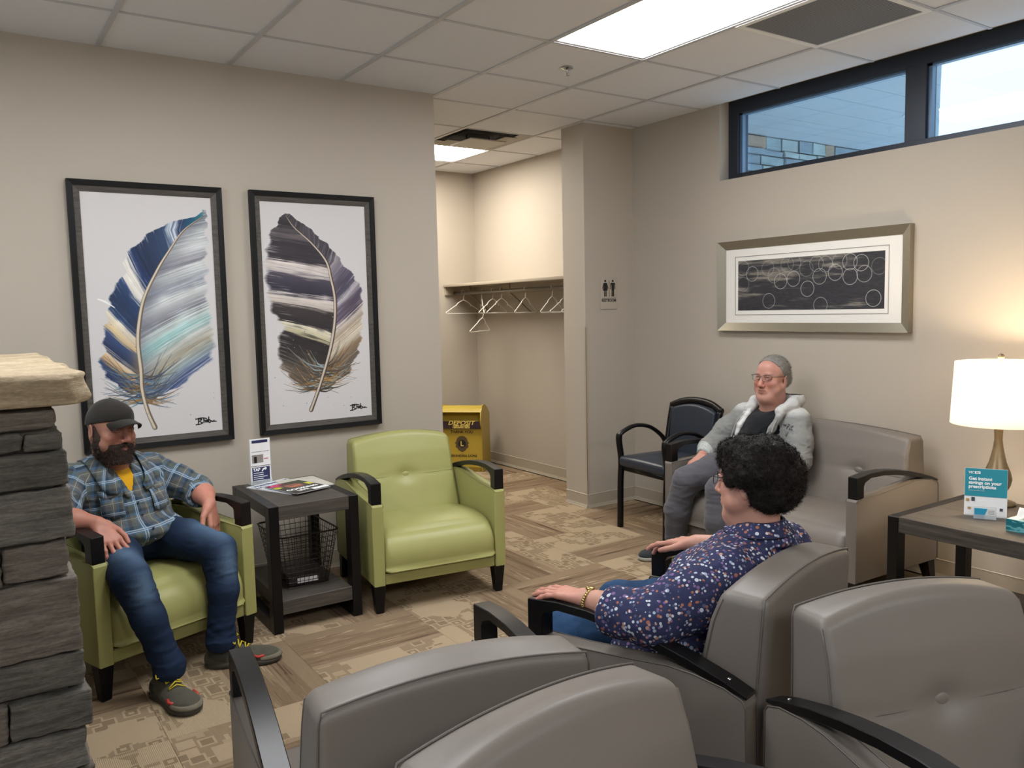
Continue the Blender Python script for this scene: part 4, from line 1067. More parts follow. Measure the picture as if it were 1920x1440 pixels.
# ------------------------------------------------------------ stone fireplace pier
fp = empty('stone_fireplace', (0, 0, 0)); tag(fp, 'grey ledgestone fireplace end with a tan stone cap at left', 'fireplace')
def stone_mat(name, a, b, c):
    t = NT(name); v = t.coord(scale=(1, 1, 9)); oi = t.n('ShaderNodeObjectInfo')
    ad = t.n('ShaderNodeVectorMath', operation='ADD'); t.l(v, ad.inputs[0]); t.l(t.n('ShaderNodeCombineXYZ', ins={'X': t.math('MULTIPLY', oi.outputs['Random'], 30), 'Y': 0.0, 'Z': t.math('MULTIPLY', oi.outputs['Random'], 11)}).outputs[0], ad.inputs[1])
    n = t.noise(ad.outputs[0], 9, 8, .72, .4); n2 = t.noise(t.coord(scale=(1, 1, 3)), 70, 5, .75)
    cc = t.ramp(n, [(.3, srgb(a)), (.5, srgb(b)), (.72, srgb(c))])
    cc = t.mix(.5, cc, t.ramp(n2, [(.35, .6), (.5, .95), (.68, 1.35)]), 'MULTIPLY')
    t.bump(t.math('ADD', n, t.math('MULTIPLY', n2, .5)), .7, .008); return t.set(cc, .8, 0, .25)
M_st = [stone_mat('ledgestone_grey', '#4a4743', '#6b6761', '#8a857c'), stone_mat('ledgestone_dark', '#403e3a', '#5e5b55', '#787269'), stone_mat('ledgestone_brown', '#514a42', '#706860', '#8b8377')]
M_cap = stone_mat('tan_capstone', '#94836a', '#ac9b80', '#c3b499'); M_mort = simple('mortar_grey', '#5f5a53', .95, bump=.6, bscale=90, vary=.15)
XR = .192; YF = 2.14; YBK = 3.42
box('mortar_core', (-1.5, YF+.02, 0), (XR-.022, YBK, 1.262), M_mort, fp)
rs = random.Random(21)
def stone(lo, hi, mat, amp=.009, r=.007, name='stone', face=None):
    c = [(a+b)/2 for a, b in zip(lo, hi)]; hs = [(b-a)/2 for a, b in zip(lo, hi)]
    dv = lambda h: max(2, int(h*2/.014))
    s0 = rs.uniform(0, 50)
    V, Fc = rbox((hs[0], min(dv(hs[0]), 22)), (hs[1], min(dv(hs[1]), 8)), (hs[2], min(dv(hs[2]), 10)), min(r, min(hs)*.6))
    V = np.array(V); n = fbm(np.stack([V[:, 0]*9+s0, V[:, 1]*9, V[:, 2]*60+s0], -1), 4)-.5
    n2 = fbm(np.stack([V[:, 0]*40+s0, V[:, 1]*40, V[:, 2]*120+s0], -1), 3)-.5
    d = V/np.array(hs); d = np.sign(d)*np.abs(d)**6; d /= np.maximum(np.linalg.norm(d, axis=1, keepdims=True), 1e-6)
    V = V + d*(n*amp*2.2+n2*amp*.9)[:, None]
    bm = bmesh.new(); vs = [bm.verts.new(v) for v in V]
    for f in Fc:
        try: bm.faces.new([vs[i] for i in f])
        except ValueError: pass
    o = bm_obj(name, bm, mat, fp, smooth=True); o.location = c; return o
zs = [1.258, 1.205, 1.16, 1.075, .95, .862, .68, .592, .497, .40, .28, .19, .09, .004]
for k in range(len(zs)-1):
    zt, zb = zs[k], zs[k+1]; g = .005
    xr = XR+(-.012, 0, .008, .012, -.004, .012, .014, .022, .008, .02, .01, .0, .01)[k]
    w = (.40, .08, .36, .42, .135, .20, .195, .17, .19, .22, .18, .2, .2)[k]
    x = xr; fst = True
    while x > -.62:
        xa = x-w
        if not fst and zt-zb > .1 and rs.random() < .5:
            zm = rs.uniform(zb+.4*(zt-zb), zb+.6*(zt-zb))
            stone((xa+g, YF-rs.uniform(0, .018), zm+g*.7), (x-g, YF+.06, zt-g*.7), rs.choice(M_st)); stone((xa+g, YF-rs.uniform(0, .018), zb+g*.7), (x-g, YF+.06, zm-g*.7), rs.choice(M_st))
        else:
            stone((xa+g, YF-rs.uniform(0, .02), zb+g*.7), (x-g*0, YF+(.14 if fst else .06), zt-g*.7), rs.choice(M_st))
        fst = False; x = xa; w = rs.uniform(.10, .24)
    y = YF+.145
    while y < YBK-.05:
        L = rs.uniform(.16, .34); stone((XR-.04, y+g, zb+g*.7), (XR+rs.uniform(-.005, .012), min(y+L, YBK)-g, zt-g*.7), rs.choice(M_st)); y += L
def capw():
    lo, hi = (-1.5, YF-.05, 1.264), (XR+.06, YBK+.08, 1.336)
    c = [(a+b)/2 for a, b in zip(lo, hi)]; hs = [(b-a)/2 for a, b in zip(lo, hi)]
    V, Fc = rbox((hs[0], 60), (hs[1], 50), (hs[2], 4), .014)
    V = np.array(V); W = V+np.array(c)
    side = np.clip((1-(V[:, 2]/hs[2])**2)+.25, 0, 1)
    n = fbm(np.stack([W[:, 0]*12, W[:, 1]*12, W[:, 2]*22], -1), 4)-.5
    ed = (np.abs(V[:, 0]) > hs[0]-.03)*1.0; edy = (np.abs(V[:, 1]) > hs[1]-.03)*1.0
    V[:, 0] += np.sign(V[:, 0])*ed*n*.05; V[:, 1] += np.sign(V[:, 1])*edy*n*.04
    cor = np.clip((V[:, 0]-(hs[0]-.05))/.05, 0, 1)*np.clip((-V[:, 1]-(hs[1]-.06))/.06, 0, 1)
    V[:, 0] -= cor*.02; V[:, 1] += cor*.025; V[:, 2] += n*.006-cor*.006*(V[:, 2] > 0)
    o = mesh_obj('cap_stone', V, Fc, M_cap, fp, True); o.location = c
    bm = bmesh.new(); bm.from_mesh(o.data); bmesh.ops.remove_doubles(bm, verts=bm.verts, dist=1e-5); bmesh.ops.recalc_face_normals(bm, faces=bm.faces); bm.to_mesh(o.data); bm.free()
    tag(o, 'tan sandstone cap with a chipped edge')
capw()
# ------------------------------------------------------------ people: smooth solids on a fine grid, meshed as one surface
class Solid:
    def __init__(s, lo, hi, h):
        s.lo = np.array(lo, np.float32); s.h = h
        s.n = np.ceil((np.array(hi)-s.lo)/h).astype(int)+1
        s.a = np.full(tuple(s.n), .5, np.float32)
        s.ax = [s.lo[i]+h*np.arange(s.n[i], dtype=np.float32) for i in range(3)]
    def win(s, lo, hi, m):
        i0 = np.maximum(np.floor((np.array(lo)-m-s.lo)/s.h).astype(int), 0); i1 = np.minimum(np.ceil((np.array(hi)+m-s.lo)/s.h).astype(int)+1, s.n)
        if (i1 <= i0).any(): return None
        sl = tuple(slice(a, b) for a, b in zip(i0, i1))
        return sl, [s.ax[0][sl[0]][:, None, None], s.ax[1][sl[1]][None, :, None], s.ax[2][sl[2]][None, None, :]]
    def put(s, sl, d, k, op):
        A = s.a[sl]
        if op == 'add':
            hh = np.maximum(k-np.abs(A-d), 0); s.a[sl] = np.minimum(A, d)-hh*hh/(4*k)
        elif op == 'sub':
            d = -d; hh = np.maximum(k-np.abs(A-d), 0); s.a[sl] = np.maximum(A, d)+hh*hh/(4*k)
        elif op == 'and':
            hh = np.maximum(k-np.abs(A-d), 0); s.a[sl] = np.maximum(A, d)+hh*hh/(4*k)
    def rc(s, a, b, ra, rb=None, k=.012, op='add', flat=None):
        """tapered capsule; flat=(axis vector, factor) squashes it along an axis"""
        rb = ra if rb is None else rb
        a = np.array(a, np.float32); b = np.array(b, np.float32); r = max(ra, rb)
        w = s.win(np.minimum(a, b)-r, np.maximum(a, b)+r, max(k, .012)+.004)
        if w is None: return
        sl, (X, Y, Z) = w; ab = b-a; L = float(ab@ab)+1e-12
        px, py, pz = X-a[0], Y-a[1], Z-a[2]
        t = np.clip((px*ab[0]+py*ab[1]+pz*ab[2])/L, 0, 1)
        qx, qy, qz = px-t*ab[0], py-t*ab[1], pz-t*ab[2]
        q2 = qx*qx+qy*qy+qz*qz
        if flat is not None:
            n = np.array(flat[0], np.float32); n /= np.linalg.norm(n); dn = qx*n[0]+qy*n[1]+qz*n[2]
            q2 = q2+dn*dn*(1/flat[1]**2-1)
        s.put(sl, np.sqrt(q2)-(ra+t*(rb-ra)), k, op)
    def ell(s, c, r, k=.012, op='add', rot=None, frame=None):
        c = np.array(c, np.float32); r = np.array(r, np.float32); M_ = np.eye(3, dtype=np.float32) if rot is None else np.array(rot, np.float32)
        if frame is not None:
            c = frame[0]+frame[1]@c; M_ = frame[1]@M_
        ext = np.sqrt(((M_*r)**2).sum(1))
        w = s.win(c-ext, c+ext, max(k, .012)+.004)
        if w is None: return
        sl, (X, Y, Z) = w; p = [X-c[0], Y-c[1], Z-c[2]]
        l = [(p[0]*M_[0, i]+p[1]*M_[1, i]+p[2]*M_[2, i]) for i in range(3)]
        fs = float((M_[:, 0]**2).sum())**.5; l = [q/fs**2 for q in l]
        k0 = np.sqrt(sum((l[i]/r[i])**2 for i in range(3))); k1 = np.sqrt(sum((l[i]/r[i]**2)**2 for i in range(3)))+1e-9
        s.put(sl, (fs*k0*(k0-1)/k1).astype(np.float32), k, op)
    def plane(s, p, n, k=.004, win=None, op='and'):
        """keep the side opposite to n (within an optional sphere window)"""
        n = np.array(n, np.float32); n /= np.linalg.norm(n); p = np.array(p, np.float32)
        sl = (slice(None),)*3; X, Y, Z = s.ax[0][:, None, None], s.ax[1][None, :, None], s.ax[2][None, None, :]
        if win is not None:
            w = s.win(np.array(win[0])-win[1], np.array(win[0])+win[1], 0)
            if w is None: return
            sl, (X, Y, Z) = w
        d = (X-p[0])*n[0]+(Y-p[1])*n[1]+(Z-p[2])*n[2]
        if win is not None:
            c = win[0]; far = np.sqrt((X-c[0])**2+(Y-c[1])**2+(Z-c[2])**2)-win[1]
            d = np.where(far > 0, -1, d)
        s.put(sl, d.astype(np.float32), k, op)
    def mesh(s, smooth=0):
        a = s.a; S = a < 0
        c = np.zeros(tuple(s.n-1), np.uint8)
        for i in (0, 1):
            for j in (0, 1):
                for k in (0, 1): c += S[i:s.n[0]-1+i, j:s.n[1]-1+j, k:s.n[2]-1+k]
        act = (c > 0) & (c < 8); idx = np.argwhere(act); ids = np.full(act.shape, -1, np.int64); ids[act] = np.arange(len(idx))
        acc = np.zeros((len(idx), 3)); cnt = np.zeros(len(idx))
        co = [(i, j, k) for i in (0, 1) for j in (0, 1) for k in (0, 1)]
        val = {q: a[idx[:, 0]+q[0], idx[:, 1]+q[1], idx[:, 2]+q[2]] for q in co}
        for q in co:
            for ax in range(3):
                if q[ax]: continue
                p = list(q); p[ax] = 1; p = tuple(p); va, vb = val[q], val[p]; m = (va < 0) != (vb < 0)
                t = va/np.where(m, va-vb, 1)
                pt = np.array(q)[None, :]*np.ones((len(idx), 1)); pt[:, ax] += t
                acc += np.where(m[:, None], pt, 0); cnt += m
        V = s.lo+s.h*(idx+acc/cnt[:, None])
        F_ = []
        for ax in range(3):
            o1, o2 = (ax+1) % 3, (ax+2) % 3
            A = [slice(1, n-1) for n in s.n]; A[ax] = slice(0, s.n[ax]-1); B = list(A); B[ax] = slice(1, s.n[ax])
            m = S[tuple(A)] != S[tuple(B)]; e = np.argwhere(m); sgn = S[tuple(A)][m]
            e[:, o1] += 1; e[:, o2] += 1
            def g(d1, d2):
                q = e.copy(); q[:, o1] += d1; q[:, o2] += d2; return ids[q[:, 0], q[:, 1], q[:, 2]]
            f = np.stack([g(-1, -1), g(0, -1), g(0, 0), g(-1, 0)], 1); f[~sgn] = f[~sgn][:, ::-1]; F_.append(f)
        F_ = np.concatenate(F_); F_ = F_[(F_ >= 0).all(1)]
        for _ in range(smooth):
            E = np.concatenate([F_[:, [i, (i+1) % 4]] for i in range(4)]); s_ = np.zeros_like(V); n_ = np.zeros(len(V))
            for q in range(3): s_[:, q] = np.bincount(E[:, 0], V[E[:, 1], q], len(V))+np.bincount(E[:, 1], V[E[:, 0], q], len(V))
            n_ = np.bincount(E[:, 0], minlength=len(V))+np.bincount(E[:, 1], minlength=len(V)); V = .5*V+.5*s_/n_[:, None]
        return V.astype(np.float32), F_
def normals(V, F_):
    n = np.cross(V[F_[:, 2]]-V[F_[:, 0]], V[F_[:, 3]]-V[F_[:, 1]]); o = np.zeros_like(V)
    for q in range(4):
        for c in range(3): o[:, c] += np.bincount(F_[:, q], n[:, c], len(V))
    return o/np.maximum(np.linalg.norm(o, axis=1, keepdims=True), 1e-12)
def surf(name, V, F_, mat, parent=None, col=None, cuv=None):
    me = bpy.data.meshes.new(name); me.vertices.add(len(V)); me.vertices.foreach_set('co', V.astype(np.float32).ravel())
    me.loops.add(len(F_)*4); me.loops.foreach_set('vertex_index', F_.astype(np.int32).ravel())
    me.polygons.add(len(F_)); me.polygons.foreach_set('loop_start', np.arange(0, len(F_)*4, 4, dtype=np.int32)); me.polygons.foreach_set('loop_total', np.full(len(F_), 4, np.int32))
    me.polygons.foreach_set('use_smooth', np.ones(len(F_), bool)); me.update(calc_edges=True); me.validate()
    if col is not None:
        at = me.color_attributes.new('col', 'FLOAT_COLOR', 'POINT'); at.data.foreach_set('color', np.concatenate([col, np.ones((len(V), 1))], 1).astype(np.float32).ravel())
    if cuv is not None:
        at = me.attributes.new('cuv', 'FLOAT_VECTOR', 'POINT'); at.data.foreach_set('vector', cuv.astype(np.float32).ravel())
    me.materials.append(mat); o = bpy.data.objects.new(name, me); link(o, parent); return o
def frame(c, yaw=0, pitch=0, roll=0, scale=1.0):
    """head frame: x to the person's left, -y forward, z up. pitch > 0 bows the head"""
    M_ = Matrix.Rotation(R(yaw), 3, 'Z') @ Matrix.Rotation(R(pitch), 3, 'X') @ Matrix.Rotation(R(roll), 3, 'Y')
    return np.array(c, np.float32), np.array(M_, np.float32)*scale
def wrinkle(V, F_, amp, sc, seed=0, where=None):
    n = normals(V, F_); P = V*np.array(sc)+seed
    w = fbm(P+.8*fbm(V*8+seed, 2)[:, None], 3)-.5; w = -np.abs(w)*2+.35
    if where is not None: w = w*where(V)
    return V+n*(w*amp)[:, None]
def skin_mat(name, a):
    t = NT(name); at = t.n('ShaderNodeAttribute', attribute_name='col'); v = t.coord()
    c = t.mix(t.noise(v, 45, 4, .6), (.86, .80, .80), (1.1, 1.08, 1.08)); c = t.mix(.9, at.outputs[0], c, 'MULTIPLY')
    t.bump(t.noise(v, 320, 3, .6), .25, .0012)
    t.set(c, .48, 0, .4); t.b.inputs['Subsurface Weight'].default_value = .12; t.b.inputs['Subsurface Radius'].default_value = (.012, .005, .003); t.b.inputs['Subsurface Scale'].default_value = .6
    return t.m
def cloth_mat(name, col, rough=.85, vary=.12, weave=350, scale=6, bump=.35):
    t = NT(name); c = srgb(col); v = t.coord()
    cc = t.mix(t.noise(v, scale, 4), tuple(x*(1-vary) for x in c), tuple(min(1, x*(1+vary)) for x in c))
    n = t.noise(v, weave, 2, .7); cc = t.mix(.5, cc, t.ramp(n, [(.2, .6), (.8, 1.3)]), 'MULTIPLY')
    t.bump(n, bump, .0015); return t.set(cc, rough, 0, .15, **{'Sheen Weight': .15})
def eyes_and_lids(S, fr, sep=.031, y=-.0785, z=.010, r=.0118, sc=1.0):
    c, M_ = fr
    T = lambda p: c+M_@np.array(p, np.float32)
    for s_ in (-1, 1):
        S.ell((s_*sep, y-.008, z), (.019, .012, .0125), .010, 'sub', frame=fr)
        S.rc(T((s_*(sep-.014), y-.004, z+.0045)), T((s_*sep, y-.0105, z+.0085)), .0034*sc, k=.003)
        S.rc(T((s_*sep, y-.0105, z+.0085)), T((s_*(sep+.016), y+.002, z+.003)), .0034*sc, k=.003)
        S.rc(T((s_*(sep-.014), y-.004, z-.003)), T((s_*sep, y-.0095, z-.0078)), .0030*sc, k=.004)
        S.rc(T((s_*sep, y-.0095, z-.0078)), T((s_*(sep+.016), y+.002, z-.003)), .0030*sc, k=.004)
        S.ell((s_*sep, y+.004, z+.001), (.0115, .0115, .0115), .002, frame=fr)
def head(S, fr, jaw=1.0, full=0.0, nose=1.0, brow=1.0, neck=None, ears=True, male=True, smile=0.0):
    c, M_ = fr
    T = lambda p: c+M_@np.array(p, np.float32); sc = float(np.linalg.norm(M_[:, 0]))
    E = lambda p, r, k=.012, op='add', rot=None: S.ell(p, [x*sc*1.0 for x in r] if False else r, k, op, rot, fr)
    def C(a, b, ra, rb=None, k=.01, op='add'): S.rc(T(a), T(b), ra*sc, (rb if rb is not None else ra)*sc, k, op)
    E((0, .014, .036), (.076, .096, .082), .01)
    E((0, -.020, .030), (.064, .064, .064), .02)
    E((0, -.030, -.030), (.058*jaw, .056, .074), .03)
    for s_ in (-1, 1):
        C((s_*.055*jaw, .005, -.040), (s_*.030*jaw, -.055, -.088), .022, .022, .02)
        E((s_*.043, -.056, -.022), (.022+.006*full, .022, .022), .018)
        E((s_*(.044+.006*full)*jaw, -.040, -.055), (.022+.008*full, .026, .028), .02)
    E((0, -.070, -.098), (.026, .019, .018), .018)
    if full: E((0, -.030, -.112), (.046, .050, .026), .03)
    C((-.034, -.074, .028), (.034, -.074, .028), .0125*brow, None, .014)
    E((0, -.050, .056), (.046, .034, .038), .02)
    # nose
    C((0, -.082, .018), (0, -.104, -.026), .0068*nose, .0115*nose, .010); E((0, -.107, -.030), (.0115*nose, .010*nose, .009*nose), .006)
    for s_ in (-1, 1): E((s_*.0125*nose, -.095, -.034), (.0075*nose, .010*nose, .0075*nose), .005)
    for s_ in (-1, 1): E((s_*.0065, -.101, -.041), (.0035, .005, .004), .004, 'sub')
    # mouth
    E((0, -.080, -.060), (.030, .014, .020), .014)
    sm = smile*.004
    for s_ in (-1, 1):
        C((0, -.0945, -.0555), (s_*.022, -.084, -.0585+sm), .0048, .0028, .004); C((0, -.0925, -.0675), (s_*.020, -.083, -.0635+sm), .0062, .0030, .004)
        C((0, -.099, -.0608), (s_*.025, -.0865, -.0610+sm), .0016, .0014, .002, 'sub')
    if full:
        for s_ in (-1, 1): C((s_*.020, -.094, -.036), (s_*.034, -.082, -.060), .0022, .0022, .006, 'sub')
    eyes_and_lids(S, fr)
    if ears:
        for s_ in (-1, 1):
            rt = np.array(Matrix.Rotation(s_*R(22), 3, 'Z') @ Matrix.Rotation(R(-12), 3, 'X'))
            E((s_*.079, .014, -.006), (.0075, .019, .033), .005, 'add', rt); E((s_*.086, .010, -.003), (.006, .011, .020), .004, 'sub', rt)
            E((s_*.078, .010, -.030), (.006, .009, .010), .004, 'add', rt)
    if neck is not None:
        S.rc(T((0, .022, -.050)), neck[0], neck[1], neck[2], .022)
        if male and full: S.rc(T((0, -.02, -.09)), np.array(neck[0])+np.array((0, -.02, .01)), neck[1]*.85, neck[2]*.8, .03)
def hand(S, wrist, d, n, thumb, sc=1.0, curl=(18, 22, 16), spread=6.0, k=.0035, curls=None, thumb_out=.65):
    """wrist: joint; d: direction of the fingers; n: palm side normal; thumb: +1/-1, side along d x n"""
    d = np.array(d, float); d /= np.linalg.norm(d); n = np.array(n, float); n -= d*(n@d); n /= np.linalg.norm(n)
    s_ = np.cross(d, n)*thumb; w = np.array(wrist, float)
    off = (.029, .0095, -.0100, -.0285); ln = ((.043, .026, .021), (.047, .030, .022), (.044, .028, .021), (.034, .021, .019)); L = (.092, .094, .088, .080); rf = (.0088, .0092, .0088, .0078)
    S.rc(w, w+d*.03*sc, .025*sc, .023*sc, .012, flat=(n, .72))
    tips = []
    for f in range(4):
        kn = w+(d*L[f]+s_*off[f]-n*(-.002 if f in (1, 2) else .0))*sc
        S.rc(w+(d*.014+s_*off[f]*.55)*sc, kn, .0155*sc, .0112*sc, .010)
        a = 0; fd = d*math.cos(R(spread*(1.4-f)))+s_*math.sin(R(spread*(1.4-f))); p = kn
        cu = curls[f] if curls else curl
        for g in range(3):
            a += R(cu[g]); v_ = fd*math.cos(a)+n*math.sin(a); q = p+v_*ln[f][g]*sc
            r0 = rf[f]*(1-.07*g)*sc; S.rc(p, q, r0*(1.04), r0*.92, k if g else .006)
            if g < 2: S.rc(q, q, r0*1.02, r0*1.02, .003)
            p = q
        tips.append((p, v_, n))
    tb = w+(d*.022+s_*.026)*sc; t1 = tb+(d*.030+s_*.026*thumb_out/.65+n*.008)*sc; t2 = t1+(d*.031+s_*.010+n*.006)*sc; t3 = t2+(d*.026-s_*.002+n*.006)*sc
    S.rc(w+d*.012*sc+s_*.012*sc, tb, .018*sc, .0165*sc, .012); S.rc(tb, t1, .0165*sc, .0118*sc, .008); S.rc(t1, t2, .0108*sc, .0100*sc, .004); S.rc(t2, t3, .0100*sc, .0084*sc, .003)
    tips.append((t3, (t3-t2)/np.linalg.norm(t3-t2), n))
    return tips
def limb(S, P, r, k=.02, flat=None):
    for i in range(len(P)-1): S.rc(P[i], P[i+1], r[i], r[i+1], k, flat=flat)
def nails(parent, tips, sc, mat):
    for i, (p, v_, n) in enumerate(tips):
        v_ = Vector(v_).normalized(); up = -Vector(n); up = (up-v_*up.dot(v_)).normalized(); s_ = v_.cross(up); p = Vector(p)+v_*.001+up*.0068*sc
        bm = bmesh.new(); pl = []
        for a_ in range(10):
            a = 2*math.pi*a_/10; u, w_ = math.cos(a)*.0052*sc, math.sin(a)*.0044*sc
            pl.append(bm.verts.new(p+v_*u+s_*w_-up*(w_*w_*70)+up*.0004))
        bm.faces.new(pl); bm_obj('fingernail', bm, mat, parent, smooth=True)
def eye_objs(parent, fr, iris, sep=.031, y=-.0785, z=.010, look=(0, 0)):
    c, M_ = fr; sc = float(np.linalg.norm(M_[:, 0])); T = lambda p: Vector(c+M_@np.array(p, np.float32))
    mw = simple('eye_white', '#b9aca4', .25, vary=.03); mi = simple(iris, '#3d2c20' if 'brown' in iris else '#4c5a63', .2); mp = simple('pupil', '#050505', .15)
    for s_ in (-1, 1):
        e = T((s_*sep, y+.0045, z+.001)); bm = bmesh.new(); bmesh.ops.create_uvsphere(bm, u_segments=16, v_segments=10, radius=.0122*sc)
        for v in bm.verts: v.co += e
        o = bm_obj('eye', bm, mw, parent, smooth=True)
        f = (T((look[0], -1, look[1]))-T((0, 0, 0))).normalized(); a = f.orthogonal().normalized(); b = f.cross(a)
        for nm, rr, dd, m in (('iris', .0062, .0108, mi), ('pupil', .0030, .0119, mp)):
            bm = bmesh.new(); bm.faces.new([bm.verts.new(e+f*dd*sc+(a*math.cos(q)+b*math.sin(q))*rr*sc) for q in [2*math.pi*k/14 for k in range(14)]])
            bm_obj(nm, bm, m, o)
def strands(name, P, N_, mat, parent, L=(.01, .02), w=.0006, curl=.5, down=0.0, seg=4, seed=1, kind='hair'):
    """thin ribbons growing from points P along N_"""
    rs_ = np.random.RandomState(seed); n = len(P)
    l = rs_.uniform(L[0], L[1], n)[:, None]; r_ = rs_.normal(0, 1, (n, 3)); d = N_+r_*curl*.35; d /= np.linalg.norm(d, axis=1, keepdims=True)
    ax = rs_.normal(0, 1, (n, 3)); ax /= np.linalg.norm(ax, axis=1, keepdims=True)
    pts = [P]; 
    for g in range(seg):
        d = d+np.cross(ax, d)*curl*.45+np.array([0, 0, -down])+rs_.normal(0, .12*curl, (n, 3)); d /= np.linalg.norm(d, axis=1, keepdims=True); pts.append(pts[-1]+d*l/seg)
    side = np.cross(d, rs_.normal(0, 1, (n, 3))); side /= np.linalg.norm(side, axis=1, keepdims=True)+1e-9
    V = []
    for g, p in enumerate(pts):
        ww = w*(1-.75*g/seg); V += [p-side*ww, p+side*ww]
    V = np.stack(V, 1).reshape(-1, 3); b = (np.arange(n)*2*(seg+1))[:, None]
    F_ = np.concatenate([b+np.array([[2*g, 2*g+1, 2*g+3, 2*g+2]]) for g in range(seg)])
    return surf(name, V, F_, mat, parent)
def samp(V, F_, n, seed=0, where=None):
    if where is not None: m = where(V)
    else: m = np.ones(len(V), bool)
    i = np.nonzero(m)[0]; rs_ = np.random.RandomState(seed); i = i[rs_.randint(0, len(i), n)]; N_ = normals(V, F_)
    return V[i]+rs_.normal(0, .001, (n, 3)), N_[i]
def to_head(V, fr): return (V-fr[0])@fr[1]/float(np.linalg.norm(fr[1][:, 0]))**2
def sm(x, a, b): t = np.clip((x-a)/(b-a), 0, 1); return t*t*(3-2*t)
def mixc(c, t, col): return c*(1-t[:, None])+np.array(col)*t[:, None]
def seg_uv(V, segs):
    """cloth coordinates: along / around the nearest bone"""
    best = np.full(len(V), 1e9); uv = np.zeros((len(V), 3)); off = 0
    for (a, b, wt) in segs:
        a, b = np.array(a, float), np.array(b, float); ab = b-a; L = np.linalg.norm(ab); t = np.clip(((V-a)@ab)/L**2, 0, 1); q = V-a-t[:, None]*ab
        dd = np.linalg.norm(q, axis=1)-wt; m = dd < best; best[m] = dd[m]
        e = ab/L; f = np.array([0, -1.0, 0]); f = f-e*(f@e); f /= np.linalg.norm(f); g = np.cross(e, f); ang = np.arctan2(q@g, q@f)
        uv[m] = np.stack([ang*wt*1.0, (V-a)@e+off, np.full(len(V), off)], 1)[m]; off += .13
    return uv
def shoe(name, toe_dir, heel, L, W, mat_u, mat_s, parent, lift=0, h=.003, hi=.085, lace=None, accent=None):
    """heel: floor point under the heel; shoe built along toe_dir"""
    d = np.array([toe_dir[0], toe_dir[1], 0], float); d /= np.linalg.norm(d); s_ = np.array([-d[1], d[0], 0]); u = np.array([0, 0, 1.0]); hl = np.array(heel, float)
    P = lambda a, b, c: hl+d*a*L+s_*b*W+u*(c+lift)
    M_ = np.stack([s_, d, u], 1)
    lo = np.minimum(hl, hl+d*L)-.08; hi_ = np.maximum(hl, hl+d*L)+.08; lo[2] = -.005; hi_[2] = .18
    S = Solid(lo, hi_, h)
    S.ell(P(.20, 0, .035), (W*.46, L*.22, .050), .01, rot=M_); S.ell(P(.50, 0, .030), (W*.44, L*.34, .040), .02, rot=M_); S.ell(P(.76, 0, .028), (W*.52, L*.25, .033), .02, rot=M_)
    S.rc(P(.24, 0, .05), P(.22, 0, hi), .040, .038, .02); S.rc(P(.45, 0, .05), P(.36, 0, hi-.012), .030, .028, .02)
    S.plane(P(0, 0, .014), (0, 0, -1), .003)
    V, F_ = S.mesh(1); o = surf(name, V, F_, mat_u, parent)
    S = Solid(lo, hi_, h); S.ell(P(.22, 0, .014), (W*.50, L*.235, .03), .01, rot=M_); S.ell(P(.50, 0, .014), (W*.44, L*.34, .028), .02, rot=M_); S.ell(P(.76, 0, .014), (W*.56, L*.262, .028), .02, rot=M_)
    S.plane(P(0, 0, .026), (0, 0, 1), .004); S.plane(P(0, 0, .001), (0, 0, -1), .002)
    V, F_ = S.mesh(1); surf('shoe_sole', V, F_, mat_s, o)
    if accent:
        S = Solid(lo, hi_, h); S.ell(P(.79, 0, .026), (W*.545, L*.245, .030), .02, rot=M_); S.plane(P(.74, 0, 0), -d, .006); S.plane(P(0, 0, .040), u, .004); S.plane(P(0, 0, .022), -u, .002); V, F_ = S.mesh(1); surf('toe_guard', V, F_, simple('suede_grey_tan', '#6d6758', .85, vary=.2), o)
        S = Solid(lo, hi_, h); S.ell(P(.24, 0, .045), (W*.49, L*.24, .042), .02, rot=M_); S.plane(P(.30, 0, 0), d, .006); S.plane(P(0, 0, .066), u, .004); S.plane(P(0, 0, .022), -u, .002); V, F_ = S.mesh(1); surf('heel_counter', V, F_, simple('rubber_dark_olive', '#383830', .7, vary=.2), o)
    if lace:
        pts = []
        for k_ in range(7):
            a = .60-.045*k_; z = .074+.0072*k_
            bm = bmesh.new(); tube(bm, [P(a, -.26, z-.010), P(a-.02, 0, z+.006), P(a-.04, .26, z-.008)] if k_ % 2 else [P(a, .26, z-.010), P(a-.02, 0, z+.006), P(a-.04, -.26, z-.008)], .0028, 6)
            bm_obj('lace', bm, lace, o, smooth=True)
        for sg in (-1, 1):
            tube_obj('lace', catmull([P(.33, 0, .118), P(.34, sg*.35, .128), P(.42, sg*.5, .105), P(.40, sg*.2, .112), P(.34, 0, .118)], 5), .0026, lace, o, seg=6)
    if accent:
        for sg in (-1, 1):
            bm = bmesh.new(); tube(bm, [P(.66, sg*.46, .045), P(.72, sg*.50, .040), P(.80, sg*.44, .042)], .006, 6); bm_obj('accent', bm, accent, o, smooth=True)
    return o
def surf_y(V, x, z, r=.010, side=-1):
    m = (np.abs(V[:, 0]-x) < r) & (np.abs(V[:, 2]-z) < r)
    return float(V[m, 1].min()) if m.any() else .3
def surf_z(V, x, y, r=.010):
    m = (np.abs(V[:, 0]-x) < r) & (np.abs(V[:, 1]-y) < r)
    return float(V[m, 2].max()) if m.any() else .8
